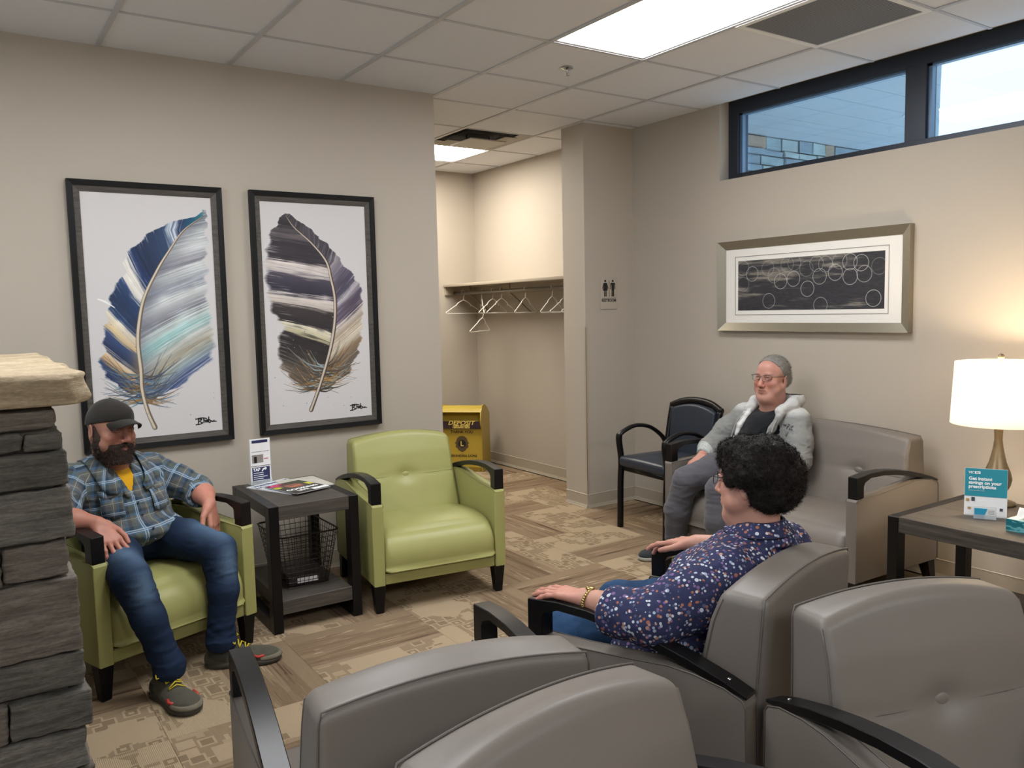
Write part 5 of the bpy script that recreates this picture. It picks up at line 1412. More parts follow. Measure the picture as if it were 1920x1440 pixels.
def plate(name, rows, mat, parent, th=.003, cuv=None):
    """thin curved sheet through a grid of points, thickened"""
    n, m = len(rows), len(rows[0]); V = [Vector(p) for r_ in rows for p in r_]
    F_ = [(i*m+j, i*m+j+1, (i+1)*m+j+1, (i+1)*m+j) for i in range(n-1) for j in range(m-1)]
    bm = bmesh.new(); vs = [bm.verts.new(v) for v in V]; [bm.faces.new([vs[q] for q in f]) for f in F_]
    bmesh.ops.recalc_face_normals(bm, faces=bm.faces); bmesh.ops.solidify(bm, geom=bm.faces[:], thickness=th)
    o = bm_obj(name, bm, mat, parent, smooth=True)
    if cuv is not None:
        co = np.array([v.co[:] for v in o.data.vertices]); at = o.data.attributes.new('cuv', 'FLOAT_VECTOR', 'POINT'); at.data.foreach_set('vector', cuv(co).astype(np.float32).ravel())
    return o
def sheet(a, b, n=10, m=3, lift_=0.0):
    A, B = catmull(a, n), catmull(b, n); k = min(len(A), len(B))
    return [[tuple(A[i].lerp(B[i], j/m)+Vector((0, -lift_*math.sin(math.pi*j/m), 0))) for j in range(m+1)] for i in range(k)]
M_nail = simple('fingernail', '#c99a8c', .25, vary=.03)
SK1 = np.array(srgb('#ab7d6a')); SK2 = np.array(srgb('#b88c7d')); SK3 = np.array(srgb('#bd8f7c'))
def face_lines(c, h, inh):
    ax = np.abs(h[:, 0]); e = ((ax-.031)/.0185)
    up = inh*np.exp(-((h[:, 2]-(.0175-.006*e*e))/.0022)**2)*(np.abs(e) < 1)*(h[:, 1] < -.055); lo = inh*np.exp(-((h[:, 2]-(.0015+.004*e*e))/.0018)**2)*(np.abs(e) < 1)*(h[:, 1] < -.055)
    c = mixc(c, np.clip(up, 0, 1)*.75, srgb('#3a231c')); c = mixc(c, np.clip(lo, 0, 1)*.35, srgb('#6b4438'))
    mouth = inh*np.exp(-(((h[:, 2]+.0608)/.0022)**2))*(ax < .025)*(h[:, 1] < -.070); c = mixc(c, np.clip(mouth, 0, 1)*.7, srgb('#5a2c28'))
    nos = inh*np.exp(-(((ax-.0065)/.004)**2+((h[:, 2]+.040)/.0035)**2))*(h[:, 1] < -.085); return mixc(c, np.clip(nos, 0, 1)*.7, srgb('#4a2620'))
# ======================= bearded man in the left green armchair
HM = .0034
def man_bearded():
    O = (.701, 3.482); YW = 19.3
    fr = frame((-.052, .372, .985), 7, 3, 4, 1.045)
    spine = [(-.0, .40, .50), (-.01, .42, .62), (-.02, .43, .73), (-.03, .44, .815)]
    shL, shR = (.150, .44, .765), (-.215, .43, .775)
    elL, elR = (.285, .30, .675), (-.345, .27, .680)
    wrL, wrR = (.238, .135, .640), (-.258, .125, .662)
    S = Solid((-.47, -.30, .03), (.46, .66, 1.13), HM)
    S.ell(spine[0], (.17, .13, .12), .02); S.ell(spine[1], (.155, .125, .14), .04); S.ell(spine[2], (.17, .11, .12), .04)
    S.rc(shL, shR, .062, .062, .04); S.rc((-.03, .44, .80), (-.035, .43, .84), .065, .060, .03)
    head(S, fr, 1.08, .55, 1.1, 1.1, ((-.032, .435, .80), .060, .066))
    limb(S, [shL, elL, (.268, .22, .665), wrL], [.054, .046, .046, .0285]); limb(S, [shR, elR, (-.31, .20, .674), wrR], [.054, .046, .046, .0285])
    tips = hand(S, wrL, (-.03, -.36, -.90), (-.45, .80, -.3), -1, 1.08, spread=5, curls=((14, 14, 8), (10, 12, 8), (10, 12, 10), (16, 16, 10)))
    tips += hand(S, wrR, (.13, -.66, -.56), (.05, .62, -.75), 1, 1.08, spread=6, curls=((12, 14, 8), (8, 12, 8), (12, 14, 10), (18, 18, 10)))
    for hx, kn, an in ((.095, (.150, -.05, .475), (.115, -.10, .10)), (-.10, (-.255, -.09, .482), (-.166, -.18, .12))):
        limb(S, [(hx, .36, .49), kn, an], [.075, .050, .036])
    V, F_ = S.mesh(1); h = to_head(V, fr)
    c = np.tile(SK1, (len(V), 1)); n_ = fbm(V*30, 3)-.5
    inh = (V[:, 2] > .80)*(np.abs(h[:, 0]) < .12)
    red = inh*np.clip(np.exp(-(((np.abs(h[:, 0])-.040)/.022)**2+((h[:, 2]+.018)/.026)**2))*(h[:, 1] < -.03)+np.exp(-((h[:, 0]/.016)**2+((h[:, 2]+.028)/.018)**2))*(h[:, 1] < -.08), 0, 1)
    c = mixc(c, red*.40, srgb('#a85446'))
    hands = ((V[:, 1] < .22) & (V[:, 2] > .45))*1.0; c = mixc(c, np.clip(hands*(.45+.6*n_), 0, 1), srgb('#c4806d'))
    lip = inh*np.exp(-((h[:, 0]/.022)**4+((h[:, 2]+.0625)/.0085)**4))*(h[:, 1] < -.075); c = mixc(c, np.clip(lip, 0, 1)*.6, srgb('#9a5a50'))
    hair = inh*sm(h[:, 1]+.25*(h[:, 2]-.0), .0, .02)*sm(h[:, 2], -.055, -.035)*(np.abs(h[:, 0]) > .045)*(np.abs(h[:, 0]) < .078); c = mixc(c, np.clip(hair, 0, 1)*.75, srgb('#2a201a'))
    brow = inh*np.exp(-(((np.abs(h[:, 0])-.033)/.019)**4+((h[:, 2]-.0305+.12*(np.abs(h[:, 0])-.03))/.0050)**4))*(h[:, 1] < -.05); c = mixc(c, np.clip(brow, 0, 1)*.8, srgb('#33241b'))
    c = face_lines(c, h, inh)
    o = surf('person', V, F_, skin_mat('skin_ruddy', 1), None, c)
    tag(o, 'bearded man in dark cap, blue plaid shirt and jeans seated in the left green armchair', 'person')
    o.location = (*O, 0); o.rotation_euler = (0, 0, R(YW))
    nails(o, tips, 1.0, M_nail); eye_objs(o, fr, 'iris_brown', look=(.15, -.12))
    # beard: shell over the jaw plus strands
    B = Solid(fr[0]-.14, fr[0]+.14, .003); Tm = lambda p: fr[0]+fr[1]@np.array(p, np.float32)
    B.ell((0, -.030, -.068), (.069, .066, .056), .02, frame=fr); B.ell((0, -.058, -.118), (.050, .042, .046), .03, frame=fr); B.ell((0, -.005, -.100), (.062, .056, .042), .02, frame=fr)
    for s_ in (-1, 1): B.ell((s_*.050, -.022, -.052), (.024, .036, .040), .02, frame=fr)
    for s_ in (-1, 1): B.rc(Tm((s_*.069, .000, .018)), Tm((s_*.063, -.020, -.060)), .009, .024, .02)
    for s_ in (-1, 1): B.rc(Tm((0, -.099, -.0475)), Tm((s_*.030, -.080, -.062)), .0078, .0085, .006); B.rc(Tm((s_*.030, -.080, -.060)), Tm((s_*.030, -.075, -.085)), .011, .014, .01)
    for s_ in (-1, 1): B.ell((s_*.034, -.084, -.022), (.020, .026, .027), .010, 'sub', frame=fr)
    B.ell((0, -.100, -.0625), (.0195, .022, .0085), .004, 'sub', frame=fr); B.ell((0, -.108, -.024), (.020, .022, .020), .006, 'sub', frame=fr)
    Vb, Fb = B.mesh(1); nb = normals(Vb, Fb); Vb = Vb+nb*((fbm(Vb*90, 3)-.5)*.007)[:, None]
    M_beard = simple('beard_brown', '#2b1c14', .8, vary=.35, nscale=120)
    bo = surf('beard', Vb, Fb, M_beard, o); P, N_ = samp(Vb, Fb, 5200, 2)
    tag(strands('beard_hair', P, N_, simple('beard_strand', '#3a261a', .6, vary=.3, nscale=60), bo, (.006, .015), .00045, .35, .35, 3, 4), kind='stuff')
    # cap
    K = Solid(fr[0]-.17, fr[0]+.19, .003)
    K.ell((0, .010, .028), (.0825, .1055, .100), .01, frame=fr); K.ell((0, -.044, .066), (.056, .050, .046), .02, frame=fr); K.plane(Tm((0, 0, .030)), fr[1]@np.array((0, -.20, -1)), .003)
    K.ell((0, .010, .030), (.078, .098, .080), .004, 'sub', frame=fr)
    Vk, Fk = K.mesh(1); M_cap2 = cloth_mat('cap_charcoal', '#26231f', .8, .15); ko = surf('cap', Vk, Fk, M_cap2, o)
    bm = bmesh.new(); top = []; nn = 18
    for i in range(nn+1):
        a = -1+2*i/nn; row = []
        for j in range(9):
            t_ = j/8; x = a*.068*(1-.12*t_*t_); yb = -.066-.030*(1-a*a); y = yb-t_*(.070*math.sqrt(max(0, 1-(a*.96)**2))); z = .047-.010*t_-.026*abs(a)**2.2*(.5+.5*t_)+.006*(1-a*a)
            row.append((x, y, z))
        top.append(row)
    def lift(p, dz): q = Tm((p[0], p[1], p[2]+dz)); return bm.verts.new([float(v) for v in q])
    A = [[lift(p, .0018) for p in r] for r in top]; Bq = [[lift(p, -.0018) for p in r] for r in top]
    for i in range(nn):
        for j in range(8): bm.faces.new((A[i][j], A[i+1][j], A[i+1][j+1], A[i][j+1])); bm.faces.new((Bq[i][j], Bq[i][j+1], Bq[i+1][j+1], Bq[i+1][j]))
        bm.faces.new((A[i][8], A[i+1][8], Bq[i+1][8], Bq[i][8]))
    bm_obj('brim', bm, M_cap2, ko, smooth=True)
    bq = Tm((0, .012, .128)); bm = bmesh.new(); bmesh.ops.create_uvsphere(bm, u_segments=12, v_segments=8, radius=.006)
    for v in bm.verts: v.co = Vector((v.co.x, v.co.y, v.co.z*.5))+Vector([float(x) for x in bq])
    bm_obj('cap_button', bm, M_cap2, ko, smooth=True)
    # yellow tee
    Tt = Solid((-.25, .18, .55), (.22, .56, .90), .0045); Tt.ell((-.01, .40, .62), (.165, .140, .15), .04); Tt.ell((-.028, .412, .73), (.150, .130, .118), .04); Tt.rc((-.03, .425, .79), (-.03, .41, .825), .078, .070, .03)
    Tt.plane((-.035, .36, .824), (0, -.5, 1), .004); V2, F2 = Tt.mesh(1); surf('undershirt', V2, F2, cloth_mat('yellow_tee', '#d9a21c', .8, .08), o)
    # shirt
    H = Solid((-.47, .10, .44), (.45, .64, .90), HM)
    H.ell((0, .385, .535), (.195, .165, .125), .03); H.ell((-.005, .395, .62), (.187, .165, .145), .04); H.ell((-.02, .42, .725), (.198, .138, .128), .05)
    H.rc(shL, shR, .080, .080, .05); H.rc((.05, .435, .815), (-.11, .43, .82), .052, .052, .03)
    cuL, cuR = (.270, .255, .664), (-.325, .235, .667)
    limb(H, [shL, (.235, .36, .712), elL, cuL], [.077, .070, .064, .060], .02); limb(H, [shR, (-.29, .34, .716), elR, cuR], [.077, .070, .062, .058], .02)
    H.rc((.276, .275, .668), (.268, .252, .662), .062, .061, .004); H.rc((-.335, .255, .67), (-.322, .232, .665), .060, .059, .004)
    H.plane((.262, .235, .655), (-.25, -.85, -.35), .003, ((.262, .22, .66), .075)); H.plane((-.312, .213, .662), (.35, -.9, -.2), .003, ((-.30, .19, .66), .085))
    H.rc((.25, .20, .65), (.285, .29, .67), .046, .046, .004, 'sub'); H.rc((-.29, .17, .66), (-.335, .26, .67), .045, .045, .004, 'sub')
    # open neck: a V cut, and the neck hole
    for q in np.linspace(0, 1, 9):
        H.rc((-.033, .22, .90-.20*q), (-.033, .42, .88-.12*q), .058*(1-q)**.9+.004, None, .004, 'sub')
    H.rc((-.03, .44, .78), (-.03, .41, .92), .066, .07, .004, 'sub')
    H.ell((.0, .275, .562), (.180, .125, .052), .03); H.plane((0, .36, .466), (0, -.25, -1), .01)
    # collar and lapels
    for s_ in (-1, 1):
        for a, b, r_ in (((s_*.070-.033, .46, .842), (s_*.072-.035, .36, .825), .011), ((s_*.072-.035, .36, .825), (s_*.060-.033, .305, .775), .012), ((s_*.060-.033, .305, .775), (s_*.022-.033, .262, .715), .008),
                         ((s_*.088-.033, .44, .825), (s_*.098-.035, .34, .795), .010), ((s_*.098-.035, .34, .795), (s_*.085-.033, .300, .755), .009), ((s_*.070-.033, .335, .80), (s_*.095-.033, .305, .76), .009)):
            H.rc(a, b, r_, None, .008)
    H.rc((-.10, .475, .845), (.035, .475, .845), .012, None, .01)
    # pockets, placket
    for x_, zz in ((.075, .735), (-.115, .735)):
        H.ell((x_, .300, zz), (.044, .012, .014), .004); H.ell((x_, .290, zz-.045), (.042, .010, .048), .006)
    H.rc((-.03, .262, .70), (-.012, .232, .52), .009, None, .008, flat=((0, 1, 0), .6))
    V3, F3 = H.mesh(1)
    V3 = wrinkle(V3, F3, .011, (9, 9, 20), 3); V3 = wrinkle(V3, F3, .006, (26, 20, 14), 9)
    uv = seg_uv(V3, [((-.0, .40, .45), (-.02, .42, .80), .17), (shL, elL, .06), (elL, wrL, .05), (shR, elR, .06), (elR, wrR, .05)])
    so = surf('plaid_shirt', V3, F3, plaid(), o, cuv=uv)
    suv = lambda co: seg_uv(co, [((-.0, .40, .45), (-.02, .42, .80), .17)])
    for s_ in (-1, 1):
        zz = lambda x, y, d: (x, y, surf_z(V3, x, y)+d); yy = lambda x, z, d: (x, surf_y(V3, x, z)-d, z)
        inn = [(s_*.030-.033, .512, .868), (s_*.080-.033, .475, .866), zz(s_*.084-.034, .39, .014), yy(s_*.070-.033, .800, .012), yy(s_*.046-.033, .752, .008)]
        out = [(s_*.035-.033, .530, .838), zz(s_*.118-.033, .480, .006), zz(s_*.130-.034, .385, .006), yy(s_*.112-.033, .752, .007), yy(s_*.062-.033, .724, .006)]
        plate('collar', sheet(inn, out, 6, 4, .004), bpy.data.materials['plaid_flannel'], so, .0035, suv)
        px = .078 if s_ > 0 else -.122
        row = lambda z, w_: [(px+w_*q, surf_y(V3, px+w_*q, z)-.0045, z-.012*(1-abs(q)*1)) for q in (-1, -.5, 0, .5, 1)]
        plate('pocket_flap', [row(.752, .044), row(.738, .044), row(.724, .043)], bpy.data.materials['plaid_flannel'], so, .003, suv)
        plate('pocket', [row(z, .040) for z in (.728, .70, .67, .645)], bpy.data.materials['plaid_flannel'], so, .002, lambda co: suv(co)+np.array((.02, .03, 0)))
    for q in range(4):
        z_ = .685-.05*q; y_ = surf_y(V3, -.026+.006*q, z_)+.004; bm = bmesh.new(); bmesh.ops.create_uvsphere(bm, u_segments=10, v_segments=6, radius=.0058)
        for v in bm.verts: v.co = Vector((v.co.x-.026+.006*q, v.co.y*.4+y_-.006, v.co.z+z_))
        bm_obj('shirt_button', bm, simple('button_dark', '#3a3f45', .3), so, smooth=True)
    # jeans
    J = Solid((-.42, -.30, .05), (.36, .58, .64), .0042)
    J.ell((0, .39, .505), (.185, .155, .105), .02)
    kL, kR = (.152, -.045, .480), (-.252, -.085, .485); aL, aR = (.115, -.085, .115), (-.166, -.165, .125)
    limb(J, [(.09, .35, .505), (.125, .15, .505), kL], [.098, .082, .070], .03); limb(J, [kL, (.14, -.085, .32), aL], [.070, .060, .052], .02)
    limb(J, [(-.10, .35, .505), (-.18, .13, .505), kR], [.098, .082, .070], .03); limb(J, [kR, (-.215, -.135, .32), aR], [.070, .060, .052], .02)
    for (p, r_) in (((.114, -.09, .12), .056), ((-.167, -.17, .13), .056)): J.rc(p, (p[0], p[1], p[2]-.012), r_, r_+.002, .01)
    J.plane((.115, -.09, .082), (0, .1, -1), .003, ((.115, -.09, .07), .09)); J.plane((-.166, -.17, .09), (0, .15, -1), .003, ((-.166, -.17, .08), .09))
    V4, F4 = J.mesh(1)
    low = lambda V_: .55+1.3*np.exp(-((V_[:, 2]-.15)/.07)**2)+.9*np.exp(-((V_[:, 1]-.30)/.10)**2)+.7*np.exp(-(((V_[:, 2]-.43)/.05)**2))
    V4 = wrinkle(V4, F4, .010, (5, 9, 20), 5, low)
    fade = np.maximum.reduce([np.exp(-(((V4-np.array(q))/np.array(r3))**2).sum(1)) for q, r3 in (((.155, .02, .55), (.05, .14, .05)), ((-.235, -.02, .56), (.05, .14, .05)), ((-.24, -.16, .45), (.04, .05, .07)), ((.15, -.12, .44), (.04, .05, .07)))])
    fade = np.clip(fade*(.5+fbm(V4*14, 3)), 0, 1); jc = mixc(np.tile(np.array(srgb('#1d2b42')), (len(V4), 1)), fade*.75, srgb('#5d7590'))
    surf('jeans', V4, F4, denim('jeans_blue', None, None), o, jc)
    mu, ms = cloth_mat('sneaker_olive', '#4c4a3f', .7, .3, 200, 25), simple('sneaker_sole', '#3d3a33', .6, vary=.25, nscale=30)
    la, ac = simple('lace_yellow', '#c9b52a', .7), simple('accent_red', '#b5392d', .6)
    shoe('shoe', (.62, -.55), (.075, -.030, 0), .30, .108, mu, ms, o, lace=la, accent=ac); shoe('shoe', (-.10, -1), (-.165, -.07, 0), .30, .108, mu, ms, o, lace=la, accent=ac)
    return o
def plaid():
    t = NT('plaid_flannel'); at = t.n('ShaderNodeAttribute', attribute_name='cuv'); sp = t.n('ShaderNodeSeparateXYZ'); t.l(at.outputs['Vector'], sp.inputs[0])
    def stripes(x, per, ph):
        f = t.math('FRACT', t.math('ADD', t.math('DIVIDE', x, per), ph))
        base = t.ramp(f, [(0, srgb('#59605a')), (.18, srgb('#50708e')), (.34, srgb('#2b4258')), (.44, srgb('#55585a')), (.60, srgb('#69675c')), (.78, srgb('#47637e')), (.88, srgb('#343d46'))], True)
        line = t.ramp(f, [(0, 0), (.235, 1), (.262, 0), (.30, 1), (.327, 0), (.68, .6), (.70, 0)], True)
        return base, line
    b1, l1 = stripes(sp.outputs[0], .105, .5); b2, l2 = stripes(sp.outputs[1], .105, .1)
    c = t.mix(.5, b1, b2); ln = t.math('MAXIMUM', l1, l2); c = t.mix(t.math('MULTIPLY', ln, .62), c, srgb('#b9c6cf'))
    n = t.noise(t.coord(), 380, 2, .7); c = t.mix(.4, c, t.ramp(n, [(.2, .6), (.8, 1.25)]), 'MULTIPLY'); t.bump(n, .3, .0012)
    return t.set(c, .9, 0, .1, **{'Sheen Weight': .15})
def denim(name, a, b):
    t = NT(name); v = t.coord(); n = t.noise(v, 5, 4, .6); fine = t.noise(v, 300, 2, .7)
    nrm = t.n('ShaderNodeNewGeometry'); c = t.mix(t.ramp(n, [(.35, 0), (.65, 1)]), srgb(a), srgb(b)) if a else t.n('ShaderNodeAttribute', attribute_name='col').outputs[0]
    c = t.mix(.55, c, t.ramp(fine, [(.2, .55), (.8, 1.35)]), 'MULTIPLY'); t.bump(fine, .35, .0012); return t.set(c, .85, 0, .15)
def glasses(parent, fr, mat, w=.027, hgt=.018, y=-.100, z=.010, lower=True):
    Tm = lambda p: [float(v) for v in fr[0]+fr[1]@np.array(p, np.float32)]
    g = empty('glasses'); g.parent = parent
    for s_ in (-1, 1):
        ring_ = []
        for k in range(24):
            a = 2*math.pi*k/24; cx = math.copysign(abs(math.cos(a))**.7, math.cos(a)); cz = math.copysign(abs(math.sin(a))**.75, math.sin(a))
            ring_.append(Tm((s_*.033+cx*w, y+.010*abs((s_*.033+cx*w)/.06)**2, z+cz*hgt)))
        tube_obj('rim', ring_, .0011, mat, g, closed=True, seg=6)
        bm = bmesh.new(); bm.faces.new([bm.verts.new(p) for p in ring_]); lens = NT('spectacle_lens')
        tr = lens.n('ShaderNodeBsdfTransparent'); gl = lens.n('ShaderNodeBsdfGlossy', ins={'Roughness': .02}); mx = lens.n('ShaderNodeMixShader', ins={0: .06, 1: tr.outputs[0], 2: gl.outputs[0]}); lens.l(mx.outputs[0], lens.out.inputs[0])
        bm_obj('lens', bm, lens.m, g)
        tube_obj('temple', catmull([Tm((s_*.060, y+.010, z+.008)), Tm((s_*.077, y+.022, z+.010)), Tm((s_*.081, -.02, z+.008)), Tm((s_*.081, .012, z+.004)), Tm((s_*.080, .028, z-.018))], 6), .0014, mat, g, seg=6)
    tube_obj('bridge', catmull([Tm((-.008, y-.001, z+.006)), Tm((0, y-.006, z+.010)), Tm((.008, y-.001, z+.006))], 5), .0012, mat, g, seg=6)
# ======================= older man on the sofa
def man_grey():
    O = (3.434, 2.846); YW = -91.7
    fr = frame((-.212, .415, 1.030), 6, 0, 2, 1.04)
    S = Solid((-.70, -.30, .03), (.13, .66, 1.18), HM)
    shL, shR = (-.075, .455, .790), (-.435, .455, .785); elL, elR = (.02, .36, .60), (-.56, .335, .625); wrL, wrR = (-.09, .14, .585), (-.470, .125, .578)
    S.ell((-.28, .38, .50), (.17, .14, .12), .02); S.ell((-.27, .40, .62), (.16, .145, .15), .04); S.ell((-.25, .43, .74), (.165, .115, .12), .04); S.rc(shL, shR, .060, .060, .04)
    head(S, fr, 1.02, .9, 1.1, 1.0, ((-.225, .450, .84), .064, .070))
    limb(S, [shL, elL, wrL], [.052, .042, .028]); limb(S, [shR, elR, (-.53, .24, .605), wrR], [.052, .044, .042, .0285])
    tips = hand(S, wrR, (.16, -.80, -.30), (.0, .35, -.93), 1, 1.06, spread=8, curls=((16, 18, 12), (14, 20, 14), (16, 22, 16), (18, 22, 16)), thumb_out=1.1)
    tips += hand(S, wrL, (-.3, -.8, -.25), (.0, .3, -.95), -1, 1.06)
    for hx, kn, an in ((-.18, (-.14, -.08, .465), (-.12, -.09, .10)), (-.37, (-.415, -.06, .465), (-.515, -.05, .10))): limb(S, [(hx, .34, .50), kn, an], [.082, .056, .038])
    V, F_ = S.mesh(1); h = to_head(V, fr); inh = (V[:, 2] > .86)*1.0
    c = np.tile(SK2, (len(V), 1)); red = inh*np.clip(np.exp(-(((np.abs(h[:, 0])-.040)/.024)**2+((h[:, 2]+.025)/.028)**2))*(h[:, 1] < -.03)+np.exp(-((h[:, 0]/.018)**2+((h[:, 2]+.028)/.02)**2))*(h[:, 1] < -.08)+.3*(h[:, 2] > .04)*(h[:, 1] < -.05), 0, 1)
    c = mixc(c, red*.45, srgb('#b3604f')); c = mixc(c, ((V[:, 1] < .2) & (V[:, 2] > .45))*.5, srgb('#bb8272'))
    lip = inh*np.exp(-((h[:, 0]/.022)**4+((h[:, 2]+.0625)/.007)**4))*(h[:, 1] < -.075); c = mixc(c, np.clip(lip, 0, 1)*.45, srgb('#a05f55'))
    brow = inh*np.exp(-(((np.abs(h[:, 0])-.033)/.019)**4+((h[:, 2]-.030)/.0045)**4))*(h[:, 1] < -.05); c = mixc(c, np.clip(brow, 0, 1)*.45, srgb('#6b5a50'))
    c = face_lines(c, h, inh)
    o = surf('person', V, F_, skin_mat('skin_rosy', 1), None, c); tag(o, 'older grey haired man with glasses and light grey hooded jacket seated on the sofa', 'person')
    o.location = (*O, 0); o.rotation_euler = (0, 0, R(YW)); nails(o, tips[:5], 1.0, M_nail); eye_objs(o, fr, 'iris_grey', look=(-.15, -.05))
    glasses(o, fr, simple('glasses_metal', '#5a4a40', .3, .7))
    # short grey hair
    K = Solid(fr[0]-.14, fr[0]+.16, .003); Tm = lambda p: fr[0]+fr[1]@np.array(p, np.float32)
    K.ell((0, .016, .040), (.0835, .1030, .0885), .01, frame=fr); K.ell((0, .05, -.005), (.078, .070, .060), .02, frame=fr)
    K.plane(Tm((0, -.030, .070)), fr[1]@np.array((0, -1, -.62)), .006)
    for s_ in (-1, 1): K.plane(Tm((s_*.05, -.018, .0)), fr[1]@np.array((s_*.2, -1, -.15)), .006, (Tm((s_*.08, -.045, .02)), .06)); K.ell((s_*.083, .010, -.012), (.014, .024, .034), .004, 'sub', frame=fr)
    K.plane(Tm((0, .05, -.055)), fr[1]@np.array((0, .3, -1)), .006)
    Vh, Fh = K.mesh(1); nh = normals(Vh, Fh); Vh = Vh+nh*((fbm(Vh*80, 3)-.5)*.005)[:, None]
    mh = NT('hair_grey'); hv = mh.coord(); mh.set(mh.mix(mh.noise(hv, 120, 3, .7), srgb('#55534f'), srgb('#98948e')), .6, 0, .3); mh.bump(mh.noise(mh.coord(scale=(1, 1, .3)), 260, 2), .6, .002)
    ho = surf('hair', Vh, Fh, mh.m, o); P, N_ = samp(Vh, Fh, 5200, 3, lambda v: to_head(v, fr)[:, 2] > -.05)
    tag(strands('short_hair', P, N_*.35+fr[1]@np.array((0, .8, .1)), simple('hair_grey_strand', '#77746e', .5, vary=.4, nscale=90), ho, (.007, .014), .0005, .25, .05, 3, 5), kind='stuff')
    # black tee
    Tt = Solid((-.46, .18, .46), (-.04, .60, .92), .0045); Tt.ell((-.26, .375, .60), (.172, .158, .165), .04); Tt.ell((-.24, .415, .735), (.178, .132, .125), .04); Tt.rc((-.24, .44, .80), (-.228, .43, .852), .082, .076, .03)
    Tt.plane((-.228, .38, .852), (0, -.45, 1), .004); V2, F2 = Tt.mesh(1); V2 = wrinkle(V2, F2, .006, (12, 12, 22), 2); surf('t_shirt', V2, F2, cloth_mat('black_tee', '#14171c', .8, .15), o)
    # hooded jacket
    H = Solid((-.68, .06, .44), (.12, .66, .93), HM)
    H.ell((-.265, .385, .545), (.195, .160, .12), .03); H.ell((-.25, .40, .63), (.190, .165, .15), .04); H.ell((-.24, .435, .735), (.195, .135, .125), .05); H.rc(shL, shR, .078, .078, .05); H.rc((-.15, .455, .83), (-.31, .455, .83), .050, .050, .03)
    cuR = (-.487, .165, .585)
    limb(H, [shR, (-.52, .39, .70), elR], [.078, .074, .066], .02); limb(H, [elR, (-.53, .24, .605), (-.50, .19, .592)], [.066, .058, .050], .02); H.rc((-.497, .185, .59), (-.480, .150, .583), .0445, .0425, .004)
    limb(H, [shL, (-.01, .40, .69), elL], [.078, .074, .066], .02); limb(H, [elL, (-.05, .22, .59), (-.085, .16, .585)], [.066, .056, .046], .02)
    H.plane((-.478, .146, .582), (.16, -.8, -.25), .003, ((-.47, .13, .58), .07))
    # open front: a strip cut away between the two edges
    ZZ = [.50, .60, .72, .82, .90, .96]; XL = [-.385, -.365, -.345, -.315, -.305, -.300]; XR = [-.215, -.175, -.125, -.100, -.125, -.13]
    xl, xr = lambda z: np.interp(z, ZZ, XL), lambda z: np.interp(z, ZZ, XR)
    X_, Y_, Z_ = H.ax[0][:, None, None], H.ax[1][None, :, None], H.ax[2][None, None, :]
    d = np.maximum(np.maximum(xl(Z_)-X_, X_-xr(Z_)), np.maximum(Y_-.42, .44-Z_)).astype(np.float32); H.put((slice(None),)*3, d, .006, 'sub')
    H.rc((-.215, .45, .78), (-.212, .42, .95), .074, .082, .004, 'sub')
    H.plane((0, .36, .47), (0, -.25, -1), .01)
    ys = lambda z: float(np.interp(z, [.5, .6, .7, .78, .84, .89], [.262, .245, .268, .300, .345, .40]))
    for fn, sg in ((xl, -1), (xr, 1)):
        zz_ = [.52, .60, .68, .76, .82, .865]
        for a, b in zip(zz_, zz_[1:]): H.rc((float(fn(a))+sg*.004, ys(a)+.006, a), (float(fn(b))+sg*.004, ys(b)+.006, b), .010+.006*(a > .72), .010+.006*(b > .72), .012)
    for a, b, r0_, r1_ in (((-.325, .36, .855), (-.345, .43, .885), .026, .032), ((-.345, .43, .885), (-.30, .53, .900), .032, .040), ((-.30, .53, .900), (-.13, .53, .900), .040, .040), ((-.13, .53, .900), (-.085, .44, .890), .040, .032), ((-.085, .44, .890), (-.108, .36, .855), .032, .026)): H.rc(a, b, r0_, r1_, .016)
    V3, F3 = H.mesh(1); V3 = wrinkle(V3, F3, .012, (9, 9, 17), 6); V3 = wrinkle(V3, F3, .005, (22, 22, 18), 4)
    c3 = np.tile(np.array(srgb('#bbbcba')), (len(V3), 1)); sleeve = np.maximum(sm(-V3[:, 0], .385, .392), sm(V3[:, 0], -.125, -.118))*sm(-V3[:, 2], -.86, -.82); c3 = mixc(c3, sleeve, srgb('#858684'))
    lin = ((V3[:, 0] > xl(V3[:, 2])-.004)*(V3[:, 0] < xl(V3[:, 2])+.012)*(V3[:, 1] < .40)*(V3[:, 2] < .86))*1.0; c3 = mixc(c3, lin, srgb('#d9d9d8')); rib = ((V3[:, 1] < .19) & (V3[:, 0] < -.40))*1.0; st = (np.sin((V3[:, 1]*.9+V3[:, 2]*.3)*520) > .1); c3 = mixc(c3, rib*(.35+.5*st), srgb('#c2c9c6'))
    t = NT('fleece_grey'); at = t.n('ShaderNodeAttribute', attribute_name='col'); n = t.noise(t.coord(), 260, 3, .7); cc = t.mix(.6, at.outputs[0], t.ramp(n, [(.2, .7), (.8, 1.2)]), 'MULTIPLY'); t.bump(n, .35, .0015); t.set(cc, .95, 0, .1)
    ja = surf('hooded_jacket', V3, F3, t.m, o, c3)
    # cords and zip
    mc = simple('cord_grey', '#8f908e', .8)
    tube_obj('drawcord', catmull([(-.095, .345, .845), (-.088, .292, .79), (-.092, .258, .72), (-.110, .240, .65)], 6), .0032, mc, ja, seg=6); tube_obj('drawcord', catmull([(-.330, .345, .845), (-.350, .290, .79), (-.365, .265, .72), (-.375, .250, .65)], 6), .0032, mc, ja, seg=6)
    M_let = simple('grey_letters', '#6f6f70', .9)
    yl = lambda z: -.0
